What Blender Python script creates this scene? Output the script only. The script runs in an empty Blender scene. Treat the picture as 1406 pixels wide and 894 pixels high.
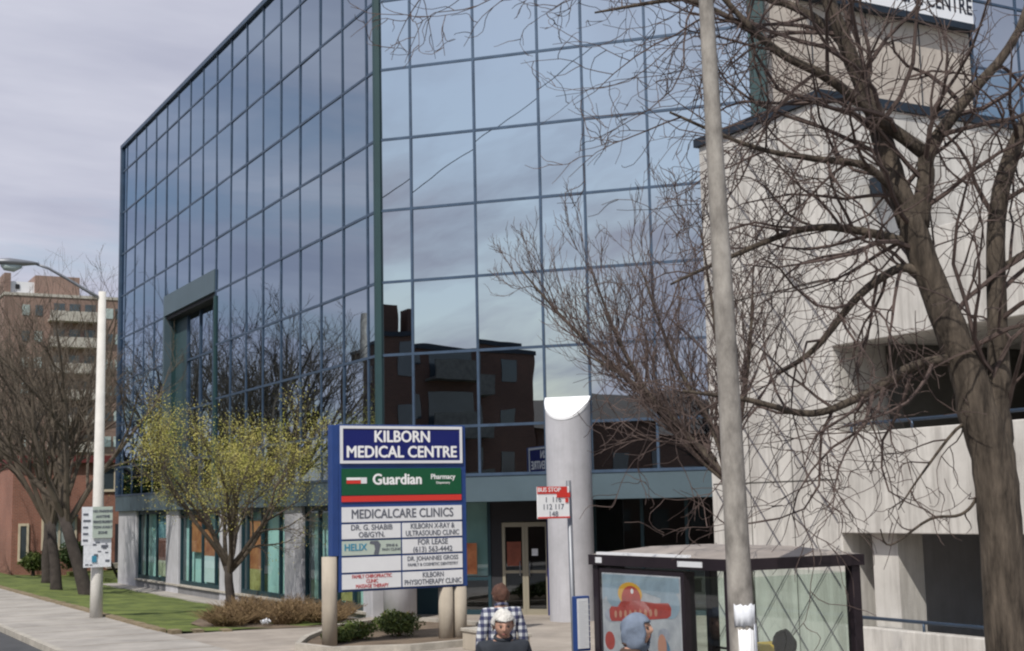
import bpy, bmesh, math, random
from mathutils import Vector, Matrix, Quaternion
R = math.radians
scene = bpy.context.scene
# ------------------------------------------------------------------ camera
cam_d = bpy.data.cameras.new("camera"); cam = bpy.data.objects.new("camera", cam_d)
scene.collection.objects.link(cam); scene.camera = cam
yaw, pitch, roll = R(28.6536), R(7.4325), R(-1.19645)
F = Vector((math.sin(yaw)*math.cos(pitch), math.cos(yaw)*math.cos(pitch), math.sin(pitch)))
r_ = Vector((math.cos(yaw), -math.sin(yaw), 0)); t_ = r_.cross(F)
RT = r_*math.cos(roll) + t_*math.sin(roll); UP = -r_*math.sin(roll) + t_*math.cos(roll)
m = Matrix((RT, UP, -F)).transposed().to_4x4(); m.translation = Vector((0, 0, 2.7))
cam.matrix_world = m
cam_d.sensor_width = 36; cam_d.lens = 36*1895.83/1406
cam_d.clip_start = .1; cam_d.clip_end = 3000
# ------------------------------------------------------------------ light
SUN_AZ, SUN_EL = 55, 50         # azimuth from -Y towards -X
sd = Vector((-math.sin(R(SUN_AZ))*math.cos(R(SUN_EL)), -math.cos(R(SUN_AZ))*math.cos(R(SUN_EL)), math.sin(R(SUN_EL))))
sl = bpy.data.lights.new("sun", 'SUN'); sl.energy = 3.0; sl.angle = R(.6); sl.color = (1, .95, .87)
so = bpy.data.objects.new("sun", sl); scene.collection.objects.link(so)
so.rotation_euler = (-sd).to_track_quat('-Z', 'Y').to_euler(); so.location = sd*60
w = bpy.data.worlds.new("World"); scene.world = w; w.use_nodes = True
nt = w.node_tree; N = nt.nodes; LK = nt.links; N.clear()
def wn(t, **k):
    n = N.new(t)
    for a, b in k.items(): setattr(n, a, b)
    return n
sky = wn('ShaderNodeTexSky', sky_type='NISHITA', sun_disc=False)
sky.sun_elevation = R(SUN_EL); sky.sun_rotation = math.atan2(sd.x, sd.y)
sky.air_density = 1.2; sky.dust_density = 1.5
tc = wn('ShaderNodeTexCoord'); sx = wn('ShaderNodeSeparateXYZ'); LK.new(tc.outputs['Generated'], sx.inputs[0])
def wmath(op, a, b=None, c=None, clamp=False):
    n = wn('ShaderNodeMath', operation=op); n.use_clamp = clamp
    for i, v in enumerate((a, b, c)):
        if v is None: continue
        if isinstance(v, (int, float)): n.inputs[i].default_value = v
        else: LK.new(v, n.inputs[i])
    return n.outputs[0]
zz = wmath('ADD', wmath('MAXIMUM', sx.outputs[2], 0), .16)
cx = wmath('DIVIDE', sx.outputs[0], zz); cy = wmath('DIVIDE', sx.outputs[1], zz)
cb = wn('ShaderNodeCombineXYZ'); LK.new(cx, cb.inputs[0]); LK.new(cy, cb.inputs[1])
mp = wn('ShaderNodeMapping'); mp.inputs['Rotation'].default_value = (0, 0, R(-20)); mp.inputs['Scale'].default_value = (.55, 1.25, 1); LK.new(cb.outputs[0], mp.inputs[0])
n1 = wn('ShaderNodeTexNoise'); n1.inputs['Scale'].default_value = 1.25; n1.inputs['Detail'].default_value = 7; n1.inputs['Roughness'].default_value = .56; n1.inputs['Distortion'].default_value = .5
LK.new(mp.outputs[0], n1.inputs[0])
n2 = wn('ShaderNodeTexNoise'); n2.inputs['Scale'].default_value = 1.9; n2.inputs['Detail'].default_value = 5; n2.inputs['Roughness'].default_value = .55
LK.new(mp.outputs[0], n2.inputs[0])
# cloud cover is heavier ahead (+Y) than behind
cover = wmath('MULTIPLY_ADD', sx.outputs[1], .08, .075)
cm = wmath('ADD', n1.outputs[0], cover)
rp = wn('ShaderNodeMapRange'); rp.inputs[1].default_value = .43; rp.inputs[2].default_value = .64; LK.new(cm, rp.inputs[0])
cr = wn('ShaderNodeValToRGB'); LK.new(n2.outputs[0], cr.inputs[0])
cr.color_ramp.elements[0].position = .32; cr.color_ramp.elements[0].color = (.66, .69, .88, 1)
cr.color_ramp.elements[1].position = .68; cr.color_ramp.elements[1].color = (1.02, 1.04, 1.20, 1)
cs = wn('ShaderNodeVectorMath', operation='SCALE'); LK.new(cr.outputs[0], cs.inputs[0]); cs.inputs['Scale'].default_value = 5.1
mx = wn('ShaderNodeMix', data_type='RGBA'); LK.new(rp.outputs[0], mx.inputs[0]); LK.new(sky.outputs[0], mx.inputs[6]); LK.new(cs.outputs[0], mx.inputs[7])
bg = wn('ShaderNodeBackground'); bg.inputs[1].default_value = .1; LK.new(mx.outputs[2], bg.inputs[0])
ow = wn('ShaderNodeOutputWorld'); LK.new(bg.outputs[0], ow.inputs[0])
vs = scene.view_settings; vs.view_transform = 'Standard'; vs.look = 'None'; vs.gamma = 1; vs.exposure = 0.32
scene.render.engine = 'CYCLES'
scene.cycles.max_bounces = 6; scene.cycles.transparent_max_bounces = 16; scene.cycles.glossy_bounces = 4
scene.cycles.use_denoising = True
scene.render.filter_size = 2.0
try: scene.cycles.filter_width = 2.2
except Exception: pass
# ------------------------------------------------------------------ materials
def mat(name, color, rough=.7, metal=0., spec=.4, noise=0., nscale=4., bump=0., bscale=40., noise2=None, emis=None, mscale=(1, 1, 1)):
    m = bpy.data.materials.new(name); m.use_nodes = True
    t = m.node_tree; b = t.nodes['Principled BSDF']
    b.inputs['Base Color'].default_value = (*color, 1); b.inputs['Roughness'].default_value = rough
    b.inputs['Metallic'].default_value = metal; b.inputs['Specular IOR Level'].default_value = spec
    tcn = t.nodes.new('ShaderNodeTexCoord'); mpn = t.nodes.new('ShaderNodeMapping'); mpn.inputs['Scale'].default_value = mscale
    t.links.new(tcn.outputs['Object'], mpn.inputs[0])
    if noise:
        nz = t.nodes.new('ShaderNodeTexNoise'); nz.inputs['Scale'].default_value = nscale; nz.inputs['Detail'].default_value = 6; nz.inputs['Roughness'].default_value = .65
        t.links.new(mpn.outputs[0], nz.inputs[0])
        rr = t.nodes.new('ShaderNodeValToRGB'); e = rr.color_ramp.elements
        e[0].position = .3; e[1].position = .7
        c0 = [max(0, c*(1-noise)) for c in color]; c1 = [min(1, c*(1+noise*.7)) for c in color]
        if noise2: c1 = noise2
        e[0].color = (*c0, 1); e[1].color = (*c1, 1)
        t.links.new(nz.outputs[0], rr.inputs[0]); t.links.new(rr.outputs[0], b.inputs['Base Color'])
    if bump:
        nb = t.nodes.new('ShaderNodeTexNoise'); nb.inputs['Scale'].default_value = bscale; nb.inputs['Detail'].default_value = 4
        t.links.new(mpn.outputs[0], nb.inputs[0])
        bb = t.nodes.new('ShaderNodeBump'); bb.inputs['Strength'].default_value = bump; bb.inputs['Distance'].default_value = .02
        t.links.new(nb.outputs[0], bb.inputs['Height']); t.links.new(bb.outputs[0], b.inputs['Normal'])
    if emis:
        b.inputs['Emission Color'].default_value = (*emis[0], 1); b.inputs['Emission Strength'].default_value = emis[1]
    return m
def concrete(name, c, streak=.35, dark=.62, panel=None):
    m = mat(name, c, .9, noise=.14, nscale=1.3, bump=.25, bscale=60)
    t = m.node_tree; b = t.nodes['Principled BSDF']; src = b.inputs['Base Color'].links[0].from_socket
    tcn = t.nodes.new('ShaderNodeTexCoord'); mpn = t.nodes.new('ShaderNodeMapping'); mpn.inputs['Scale'].default_value = (3.2, 3.2, .28)
    t.links.new(tcn.outputs['Object'], mpn.inputs[0])
    nz = t.nodes.new('ShaderNodeTexNoise'); nz.inputs['Scale'].default_value = 1.6; nz.inputs['Detail'].default_value = 7; nz.inputs['Roughness'].default_value = .7
    t.links.new(mpn.outputs[0], nz.inputs[0])
    rr = t.nodes.new('ShaderNodeValToRGB'); e = rr.color_ramp.elements
    e[0].position = .36; e[0].color = (dark, dark*.98, dark*.97, 1); e[1].position = .56; e[1].color = (1, 1, 1, 1)
    t.links.new(nz.outputs[0], rr.inputs[0])
    mm = t.nodes.new('ShaderNodeMix'); mm.data_type = 'RGBA'; mm.blend_type = 'MULTIPLY'; mm.inputs[0].default_value = streak
    t.links.new(src, mm.inputs[6]); t.links.new(rr.outputs[0], mm.inputs[7]); out = mm.outputs[2]
    t.links.new(out, b.inputs['Base Color'])
    return m
def brick(name, c1, c2, mortar, axis='XZ', scale=1.0):
    m = bpy.data.materials.new(name); m.use_nodes = True; t = m.node_tree; b = t.nodes['Principled BSDF']
    b.inputs['Roughness'].default_value = .9
    tcn = t.nodes.new('ShaderNodeTexCoord'); s = t.nodes.new('ShaderNodeSeparateXYZ'); cb = t.nodes.new('ShaderNodeCombineXYZ')
    ad = t.nodes.new('ShaderNodeMath'); ad.operation = 'ADD'
    t.links.new(tcn.outputs['Object'], s.inputs[0]); t.links.new(s.outputs[0], ad.inputs[0]); t.links.new(s.outputs[1], ad.inputs[1])
    t.links.new(ad.outputs[0], cb.inputs[0]); t.links.new(s.outputs[2], cb.inputs[1])
    bt = t.nodes.new('ShaderNodeTexBrick'); bt.inputs['Scale'].default_value = scale
    bt.inputs['Color1'].default_value = (*c1, 1); bt.inputs['Color2'].default_value = (*c2, 1); bt.inputs['Mortar'].default_value = (*mortar, 1)
    bt.inputs['Brick Width'].default_value = .22; bt.inputs['Row Height'].default_value = .075; bt.inputs['Mortar Size'].default_value = .008
    t.links.new(cb.outputs[0], bt.inputs[0])
    nz = t.nodes.new('ShaderNodeTexNoise'); nz.inputs['Scale'].default_value = .35; nz.inputs['Detail'].default_value = 5; t.links.new(tcn.outputs['Object'], nz.inputs[0])
    mr = t.nodes.new('ShaderNodeMapRange'); mr.inputs[1].default_value = .3; mr.inputs[2].default_value = .7; mr.inputs[3].default_value = .75; mr.inputs[4].default_value = 1.15; t.links.new(nz.outputs[0], mr.inputs[0])
    sc = t.nodes.new('ShaderNodeVectorMath'); sc.operation = 'SCALE'; t.links.new(bt.outputs[0], sc.inputs[0]); t.links.new(mr.outputs[0], sc.inputs['Scale'])
    t.links.new(sc.outputs[0], b.inputs['Base Color'])
    return m
def mirror_glass(name, c, wav=.12):
    m = bpy.data.materials.new(name); m.use_nodes = True; t = m.node_tree; b = t.nodes['Principled BSDF']
    b.inputs['Base Color'].default_value = (*c, 1); b.inputs['Metallic'].default_value = 1; b.inputs['Roughness'].default_value = .006
    b.inputs['Specular Tint'].default_value = (.62, .72, .85, 1)
    tcn = t.nodes.new('ShaderNodeTexCoord'); nz = t.nodes.new('ShaderNodeTexNoise'); nz.inputs['Scale'].default_value = .55; nz.inputs['Detail'].default_value = 1.5
    t.links.new(tcn.outputs['Object'], nz.inputs[0])
    bb = t.nodes.new('ShaderNodeBump'); bb.inputs['Strength'].default_value = wav; bb.inputs['Distance'].default_value = .05
    t.links.new(nz.outputs[0], bb.inputs['Height']); t.links.new(bb.outputs[0], b.inputs['Normal'])
    return m
def clear_glass(name, c, refl=.12):
    m = bpy.data.materials.new(name); m.use_nodes = True; t = m.node_tree; t.nodes.remove(t.nodes['Principled BSDF'])
    o = t.nodes['Material Output']; tr = t.nodes.new('ShaderNodeBsdfTransparent'); tr.inputs[0].default_value = (*c, 1)
    gl = t.nodes.new('ShaderNodeBsdfGlossy'); gl.inputs['Roughness'].default_value = .02; gl.inputs[0].default_value = (.9, .95, 1, 1)
    mx = t.nodes.new('ShaderNodeMixShader'); mx.inputs[0].default_value = refl
    t.links.new(tr.outputs[0], mx.inputs[1]); t.links.new(gl.outputs[0], mx.inputs[2]); t.links.new(mx.outputs[0], o.inputs[0])
    return m
M = {}
M['glass'] = mirror_glass('coated_glass', (.49, .53, .55), .05)
M['glass2'] = mirror_glass('coated_glass_front', (.47, .51, .55), .085)
M['mullion'] = mat('blue_mullion', (.06, .095, .15), .45, .3, noise=.25, nscale=3)
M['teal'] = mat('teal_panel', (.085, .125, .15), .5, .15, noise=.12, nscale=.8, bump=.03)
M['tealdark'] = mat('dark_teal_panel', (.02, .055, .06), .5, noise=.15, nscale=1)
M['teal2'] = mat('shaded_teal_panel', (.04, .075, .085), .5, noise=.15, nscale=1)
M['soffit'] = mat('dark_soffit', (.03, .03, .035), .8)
M['conc'] = concrete('garage_concrete', (.60, .58, .545), .75, .62)
M['conc2'] = concrete('beige_wall', (.54, .48, .42), .35, .7)
M['concgrey'] = concrete('pillar_concrete', (.47, .47, .50), .4, .75)
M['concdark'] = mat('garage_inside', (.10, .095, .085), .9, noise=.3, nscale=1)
M['plinth'] = concrete('plinth_concrete', (.22, .22, .23), .5, .6)
M['black'] = mat('black_void', (.012, .012, .014), .6)
M['cap'] = mat('navy_flashing', (.018, .028, .042), .5, .2, noise=.2, nscale=2)
M['whitemetal'] = mat('white_metal', (.85, .86, .88), .3, .0, spec=.8)
M['grass'] = mat('grass', (.085, .125, .03), .95, noise=.5, nscale=1.1, noise2=(.17, .21, .05), bump=.8, bscale=25)
M['soil'] = mat('soil', (.16, .12, .085), .95, noise=.4, nscale=1.2, bump=.6, bscale=15)
M['far'] = mat('far_ground', (.10, .11, .06), .95, noise=.4, nscale=.05)
M['asphalt'] = mat('asphalt', (.075, .077, .082), .9, noise=.25, nscale=1.5, bump=.5, bscale=90)
M['walk'] = mat('pavement', (.37, .345, .315), .9, noise=.28, nscale=.7, bump=.3, bscale=60)
M['plaza'] = mat('plaza_concrete', (.34, .30, .26), .9, noise=.3, nscale=.8, bump=.3, bscale=60)
M['kerb'] = mat('kerb_concrete', (.42, .39, .34), .9, noise=.3, nscale=3, bump=.5, bscale=40)
M['edge'] = mat('dry_edge', (.24, .19, .12), .95, noise=.35, nscale=4, bump=.7, bscale=30)
M['bark'] = mat('dark_bark', (.055, .042, .032), .95, noise=.6, nscale=6, noise2=(.125, .10, .077), bump=1, bscale=14, mscale=(2.5, 2.5, .5))
M['twig'] = mat('twig_bark', (.095, .068, .06), .9, noise=.4, nscale=2)
M['twig2'] = mat('far_twig_bark', (.10, .08, .06), .9, noise=.3, nscale=2)
M['bark2'] = mat('far_bark', (.055, .045, .04), .95, noise=.4, nscale=4)
M['refbark'] = mat('dark_street_bark', (.03, .026, .024), .95, noise=.3, nscale=3)
M['leafy'] = mat('spring_leaf', (.34, .39, .05), .8, noise=.3, nscale=1.5, noise2=(.50, .42, .14))
M['leafg'] = mat('shrub_leaf', (.05, .09, .02), .7, noise=.5, nscale=5, noise2=(.13, .17, .035))
M['leafd'] = mat('conifer_leaf', (.025, .05, .014), .8, noise=.5, nscale=5, noise2=(.06, .10, .02))
M['drystem'] = mat('dry_stem', (.17, .10, .055), .9, noise=.5, nscale=4, noise2=(.26, .18, .09))
M['lamp'] = mat('pale_concrete_pole', (.62, .60, .56), .75, noise=.1, nscale=3, bump=.2)
M['pole'] = mat('weathered_pole', (.27, .245, .22), .9, noise=.45, nscale=7, noise2=(.43, .40, .36), bump=.2, bscale=30, mscale=(1, 1, .5))
M['greymetal'] = mat('grey_metal', (.25, .26, .28), .5, .6, noise=.1)
M['blue'] = mat('blue_paint', (.02, .055, .20), .45, noise=.15, nscale=2)
M['navy'] = mat('navy_board', (.006, .012, .13), .4)
M['green'] = mat('green_board', (.005, .085, .035), .45)
M['red'] = mat('red_paint', (.62, .04, .03), .5)
M['white'] = mat('white_board', (.72, .73, .75), .5, noise=.05, nscale=2)
M['whitetext'] = mat('white_lettering', (.85, .85, .85), .5)
M['dark'] = mat('dark_lettering', (.02, .022, .035), .6)
M['grey'] = mat('grey_lettering', (.12, .13, .16), .6)
M['redtext'] = mat('red_lettering', (.45, .05, .05), .6)
M['cyan'] = mat('cyan_lettering', (.05, .25, .38), .6)
M['palegreen'] = mat('pale_green_board', (.45, .52, .46), .6)
M['post'] = concrete('sign_post_concrete', (.44, .39, .32), .4, .75)
M['shelter'] = mat('dark_bronze_frame', (.030, .022, .028), .4, .3, noise=.2, nscale=3)
M['sheltertop'] = mat('translucent_roof', (.34, .30, .27), .6, noise=.2, nscale=2)
M['sglass'] = clear_glass('shelter_glass', (.82, .90, .86), .10)
M['store'] = clear_glass('shop_glass', (.80, .94, .93), .16)
M['doorglass'] = clear_glass('door_glass', (.25, .30, .28), .12)
M['blind'] = mat('pale_blind', (.46, .62, .60), .8, noise=.15, nscale=1, mscale=(1, 1, .3))
M['inside'] = mat('room_inside', (.09, .11, .10), .9, noise=.2, nscale=1)
M['frame'] = mat('dark_teal_frame', (.02, .05, .065), .5, .2)
M['brass'] = mat('pale_door_frame', (.34, .31, .24), .45, .3)
M['orange'] = mat('orange_poster', (.55, .13, .05), .6, noise=.4, nscale=2.2, noise2=(.68, .28, .12))
M['yellow'] = mat('yellow_poster', (.42, .30, .07), .6, noise=.4, nscale=3, noise2=(.62, .50, .22))
M['skyblue'] = mat('blue_poster', (.08, .20, .30), .6, noise=.45, nscale=3, noise2=(.35, .48, .52))
M['brown'] = mat('brown_poster', (.25, .07, .04), .6, noise=.3, nscale=3)
M['paper'] = mat('paper', (.78, .80, .84), .8, noise=.18, nscale=14)
M['brickA'] = brick('orange_brick', (.29, .115, .075), (.23, .09, .06), (.30, .22, .18))
M['brickB'] = brick('tower_brick', (.27, .165, .13), (.22, .14, .11), (.28, .23, .20))
M['brickC'] = brick('street_brick', (.12, .058, .04), (.09, .045, .032), (.12, .10, .085))
M['cream'] = mat('cream_trim', (.62, .54, .40), .7)
M['winglass'] = mat('window_glass', (.05, .065, .075), .1, .0, spec=.9, noise=.3, nscale=.6)
M['winpale'] = mat('curtained_glass', (.40, .47, .45), .3, spec=.6, noise=.3, nscale=.8)
M['balc'] = mat('balcony_concrete', (.46, .43, .38), .9, noise=.2)
M['roofred'] = mat('dark_red_roof', (.14, .03, .03), .9, noise=.2)
M['roofdark'] = mat('dark_shingles', (.045, .038, .036), .9, noise=.3)
M['balcdark'] = mat('weathered_balcony', (.13, .135, .125), .9, noise=.3)
M['fence'] = mat('weathered_wood', (.19, .165, .13), .9, noise=.3, nscale=2, mscale=(6, 6, .5))
M['skin'] = mat('skin', (.52, .30, .22), .55, noise=.12, nscale=12)
M['hairwhite'] = mat('white_hair', (.68, .66, .62), .8, noise=.3, nscale=25, bump=.8, bscale=60)
M['hairbrown'] = mat('reddish_brown_hair', (.10, .045, .03), .7, noise=.4, nscale=25, bump=.8, bscale=60)
M['hairblack'] = mat('black_hair', (.015, .013, .014), .6, noise=.3, nscale=25, bump=.8, bscale=60)
M['jacket'] = mat('dark_jacket', (.025, .03, .04), .8, noise=.3, nscale=6, bump=.4, bscale=12)
M['bjacket'] = mat('brown_jacket', (.085, .05, .035), .85, noise=.3, nscale=6, bump=.4, bscale=12)
M['hood'] = mat('blue_grey_hood', (.17, .21, .28), .85, noise=.3, nscale=8, bump=.4, bscale=14)
M['trouser'] = mat('dark_trousers', (.04, .045, .06), .85, noise=.2, nscale=6, bump=.3, bscale=12)
M['shoe'] = mat('black_shoe', (.015, .015, .015), .5)
M['eye'] = mat('eye', (.05, .04, .04), .2)
M['lip'] = mat('lip', (.30, .10, .09), .6)
M['yel'] = mat('yellow_enamel', (.70, .42, .03), .5, noise=.15)
M['wire'] = mat('dark_wire', (.09, .085, .10), .8)
def plaid():
    m = bpy.data.materials.new('plaid_cloth'); m.use_nodes = True; t = m.node_tree; b = t.nodes['Principled BSDF']; b.inputs['Roughness'].default_value = .9
    tcn = t.nodes.new('ShaderNodeTexCoord'); s = t.nodes.new('ShaderNodeSeparateXYZ'); t.links.new(tcn.outputs['Object'], s.inputs[0])
    def band(sock, per):
        a = t.nodes.new('ShaderNodeMath'); a.operation = 'MODULO'; ab = t.nodes.new('ShaderNodeMath'); ab.operation = 'ADD'; ab.inputs[1].default_value = 50
        t.links.new(sock, ab.inputs[0]); t.links.new(ab.outputs[0], a.inputs[0]); a.inputs[1].default_value = per
        g = t.nodes.new('ShaderNodeMath'); g.operation = 'GREATER_THAN'; g.inputs[1].default_value = per*.5; t.links.new(a.outputs[0], g.inputs[0]); return g.outputs[0]
    x = band(s.outputs[0], .085); z = band(s.outputs[2], .085)
    a = t.nodes.new('ShaderNodeMath'); a.operation = 'ADD'; t.links.new(x, a.inputs[0]); t.links.new(z, a.inputs[1])
    h = t.nodes.new('ShaderNodeMath'); h.operation = 'MULTIPLY'; h.inputs[1].default_value = .5; t.links.new(a.outputs[0], h.inputs[0])
    c = t.nodes.new('ShaderNodeValToRGB'); c.color_ramp.interpolation = 'CONSTANT'
    c.color_ramp.elements[0].color = (.03, .035, .09, 1); c.color_ramp.elements[1].position = .4; c.color_ramp.elements[1].color = (.15, .16, .22, 1)
    e = c.color_ramp.elements.new(.8); e.color = (.58, .6, .62, 1)
    t.links.new(h.outputs[0], c.inputs[0]); t.links.new(c.outputs[0], b.inputs['Base Color']); return m
M['plaid'] = plaid()
# ------------------------------------------------------------------ helpers
def origin(o):
    v = Vector((0, 0, 0))
    while o is not None: v += o.location; o = o.parent
    return v
class MB:
    def __init__(s, fr=None): s.v = []; s.f = []; s.fr = fr
    def P(s, p): return s.fr(*p) if s.fr else tuple(p)
    def add(s, vs, fs):
        n = len(s.v); s.v += [s.P(p) for p in vs]; s.f += [tuple(i+n for i in f) for f in fs]; return s
    def box(s, a, b):
        x0, y0, z0 = a; x1, y1, z1 = b
        return s.add([(x0,y0,z0),(x1,y0,z0),(x1,y1,z0),(x0,y1,z0),(x0,y0,z1),(x1,y0,z1),(x1,y1,z1),(x0,y1,z1)],
                     [(0,3,2,1),(4,5,6,7),(0,1,5,4),(1,2,6,5),(2,3,7,6),(3,0,4,7)])
    def quad(s, a, b, c, d): return s.add([a, b, c, d], [(0, 1, 2, 3)])
    def prism(s, poly, z0, z1):
        n = len(poly)
        return s.add([(x, y, z0) for x, y in poly] + [(x, y, z1) for x, y in poly],
                     [tuple(range(n))[::-1], tuple(range(n, 2*n))] + [(i, (i+1) % n, n+(i+1) % n, n+i) for i in range(n)])
    def tube(s, pts, rad, sides=8, cap=True):
        n0 = len(s.v); pts = [Vector(p) for p in pts]; n = len(pts); vs = []; u = None
        for i, p in enumerate(pts):
            d = (pts[min(i+1, n-1)] - pts[max(i-1, 0)])
            d = d.normalized() if d.length > 1e-9 else Vector((0, 0, 1))
            if u is None:
                u = d.orthogonal().normalized()
            else:
                u = u - d*u.dot(d); u = u.normalized() if u.length > 1e-6 else d.orthogonal().normalized()
            w_ = d.cross(u); r = rad[i] if isinstance(rad, (list, tuple)) else rad
            for k in range(sides):
                a = 2*math.pi*k/sides; q = p + u*(r*math.cos(a)) + w_*(r*math.sin(a)); vs.append(s.P(tuple(q)))
        s.v += vs
        for i in range(n-1):
            for k in range(sides):
                k2 = (k+1) % sides
                s.f.append((n0+i*sides+k, n0+i*sides+k2, n0+(i+1)*sides+k2, n0+(i+1)*sides+k))
        if cap:
            s.f.append(tuple(n0+k for k in range(sides))[::-1]); s.f.append(tuple(n0+(n-1)*sides+k for k in range(sides)))
        return s
    def build(s, name, material, parent=None, smooth=False, bevel=0):
        me = bpy.data.meshes.new(name); o0 = origin(parent)
        me.from_pydata([(x-o0.x, y-o0.y, z-o0.z) for x, y, z in s.v], [], s.f); me.materials.append(material); me.update()
        if smooth: me.polygons.foreach_set('use_smooth', [True]*len(me.polygons))
        o = bpy.data.objects.new(name, me); scene.collection.objects.link(o)
        if parent is not None: o.parent = parent
        if bevel:
            b = o.modifiers.new('bevel', 'BEVEL'); b.width = bevel; b.segments = 2; b.limit_method = 'ANGLE'
        return o
def tag(o, label=None, cat=None, group=None, kind=None):
    if label: o['label'] = label
    if cat: o['category'] = cat
    if group: o['group'] = group
    if kind: o['kind'] = kind
    return o
def thing(name, label, cat, loc, group=None):
    o = bpy.data.objects.new(name, None); scene.collection.objects.link(o); o.location = loc; o.empty_display_size = .2
    return tag(o, label, cat, group)
def copy_tree(o, parent=None):
    c = o.copy(); scene.collection.objects.link(c); c.parent = parent
    for ch in o.children: copy_tree(ch, c)
    return c
def text(body, size, material, parent, loc, right, up, name='lettering', align='CENTER', bold=0.0, depth=.004, sx=1.0):
    cu = bpy.data.curves.new(name, 'FONT'); cu.body = body; cu.size = size; cu.align_x = align; cu.align_y = 'CENTER'
    cu.extrude = depth; cu.offset = 0; cu.resolution_u = 3; cu.space_line = .95
    tmp = bpy.data.objects.new('tmp', cu); scene.collection.objects.link(tmp)
    dg = bpy.context.evaluated_depsgraph_get(); me = bpy.data.meshes.new_from_object(tmp.evaluated_get(dg))
    bpy.data.objects.remove(tmp); bpy.data.curves.remove(cu)
    right = Vector(right).normalized(); up = Vector(up).normalized(); nn = right.cross(up)
    mt = Matrix((right*sx, up, nn)).transposed().to_4x4(); mt.translation = Vector(loc) - origin(parent)
    if bold:      # bolder strokes: the outline struck several times, each a hair deeper
        vs = [v.co.copy() for v in me.vertices]; fs = [tuple(p.vertices) for p in me.polygons]; V_ = []; F_ = []
        for k, (dx, dy) in enumerate(((0, 0), (bold, 0), (-bold, 0), (0, bold*.8), (0, -bold*.8))):
            n_ = len(V_); V_ += [(v.x+dx, v.y+dy, v.z-k*.0004) for v in vs]; F_ += [tuple(i+n_ for i in f) for f in fs]
        me = bpy.data.meshes.new(name); me.from_pydata(V_, [], F_); me.update()
    me.transform(mt); me.materials.clear(); me.materials.append(material)
    o = bpy.data.objects.new(name, me); scene.collection.objects.link(o); o.parent = parent
    return o
A46 = R(46); CD = Vector((math.cos(A46), -math.sin(A46), 0)); CN = Vector((-math.sin(A46), -math.cos(A46), 0)); P0 = Vector((13.6, 32, 0))
def chf(t, d, z):              # along the angled face, d outwards
    p = P0 + CD*t + CN*d; return (p.x, p.y, z)
def leff(y, d, z): return (13.6-d, y, z)
def sidef(x, d, z): return (x, 25.05-d, z)
# ------------------------------------------------------------------ ground
def gz(x, y):
    a = min(1, max(0, (x-8.6)/4.5)); b = min(1, max(0, (y-31.5)/6)); return -.28*a*b
def struct(name, mb, m, smooth=False): return tag(mb.build(name, m, smooth=smooth), kind='structure')
g = MB(); g.quad((-1500, -1500, -.5), (1500, -1500, -.5), (1500, 1500, -.5), (-1500, 1500, -.5)); struct('ground', g, M['far'])
g = MB(); g.box((-8, -200, -.45), (5.45, 600, -.13)); struct('road', g, M['asphalt'])
g = MB()
for y in range(-200, 600, 2): g.box((5.45, y+.004, -.4), (5.6, y+1.996, 0.002))
struct('kerb', g, M['kerb'])
g = MB(); g.box((5.6, -200, -.4), (8.3, 600, 0)); 
struct('pavement', g, M['walk'])
g = MB()
for y in range(-20, 90, 2): g.box((5.62, y*1.0, .0005), (8.28, y+.012, .003))
struct('pavement_joints', g, M['edge'])
g = MB(); g.box((-11, -200, -.4), (-8, 600, 0)); struct('far_pavement', g, M['walk'])
# lawn: gridded, dipping to the building
def lawn_edge(y): return 8.42 if y > 32.4 else 8.42 + (32.4-y)**1.5*.9
g = MB(); xs = [8.42+i*.37 for i in range(15)] ; ys = [31.3+j*.6 for j in range(60)] + [67.3+j*4 for j in range(60)]
vsl = []; 
for y in ys:
    e = lawn_edge(y)
    for i in range(15):
        x = e + (13.75-e)*i/14; vsl.append((x, y, gz(x, y)+.02+.015*math.sin(x*3+y*1.7)))
fs = [(j*15+i, j*15+i+1, (j+1)*15+i+1, (j+1)*15+i) for j in range(len(ys)-1) for i in range(14)]
g.add(vsl, fs); struct('lawn', g, M['grass'], True)
g = MB(); g.box((13.75, 60.6, -.4), (70, 320, -.1)); struct('back_lawn', g, M['grass'])
g = MB()
random.seed(3)
y = 31.2
while y < 130:
    e = lawn_edge(y) - .07; w_ = .16+.08*random.random(); g.box((e-w_*.5, y, -.1), (e+w_*.6, y+.41, .035+.02*random.random())); y += .4
struct('lawn_edging', g, M['edge'])
g = MB(); g.prism([(8.302, -200), (60, -200), (60, 33), (13.9, 33), (12.4, 31.9), (9.2, 31.35), (8.302, 31.35)], -.4, 0); struct('plaza', g, M['plaza'])
g = MB()   # soil bed under the dry shrubs
g.add([(9.3, 31.45, .02), (11.6, 30.9, .022), (13.35, 32.6, -.03), (13.35, 37.2, -.2), (11.8, 38.2, -.15), (10.4, 36.4, -.06), (9.4, 33.8, .04)], [(0, 1, 2, 3, 4, 5, 6)])
for k in range(len(g.v)): g.v[k] = (g.v[k][0], g.v[k][1], (.05 + gz(*g.v[k][:2])) if g.v[k][1] > 31.8 else .012)
struct('soil_bed', g, M['soil'])
g = MB(); g.box((12.95, 33.5, -.5), (13.75, 60.4, -.21)); struct('gravel_strip', g, M['walk'])
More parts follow.
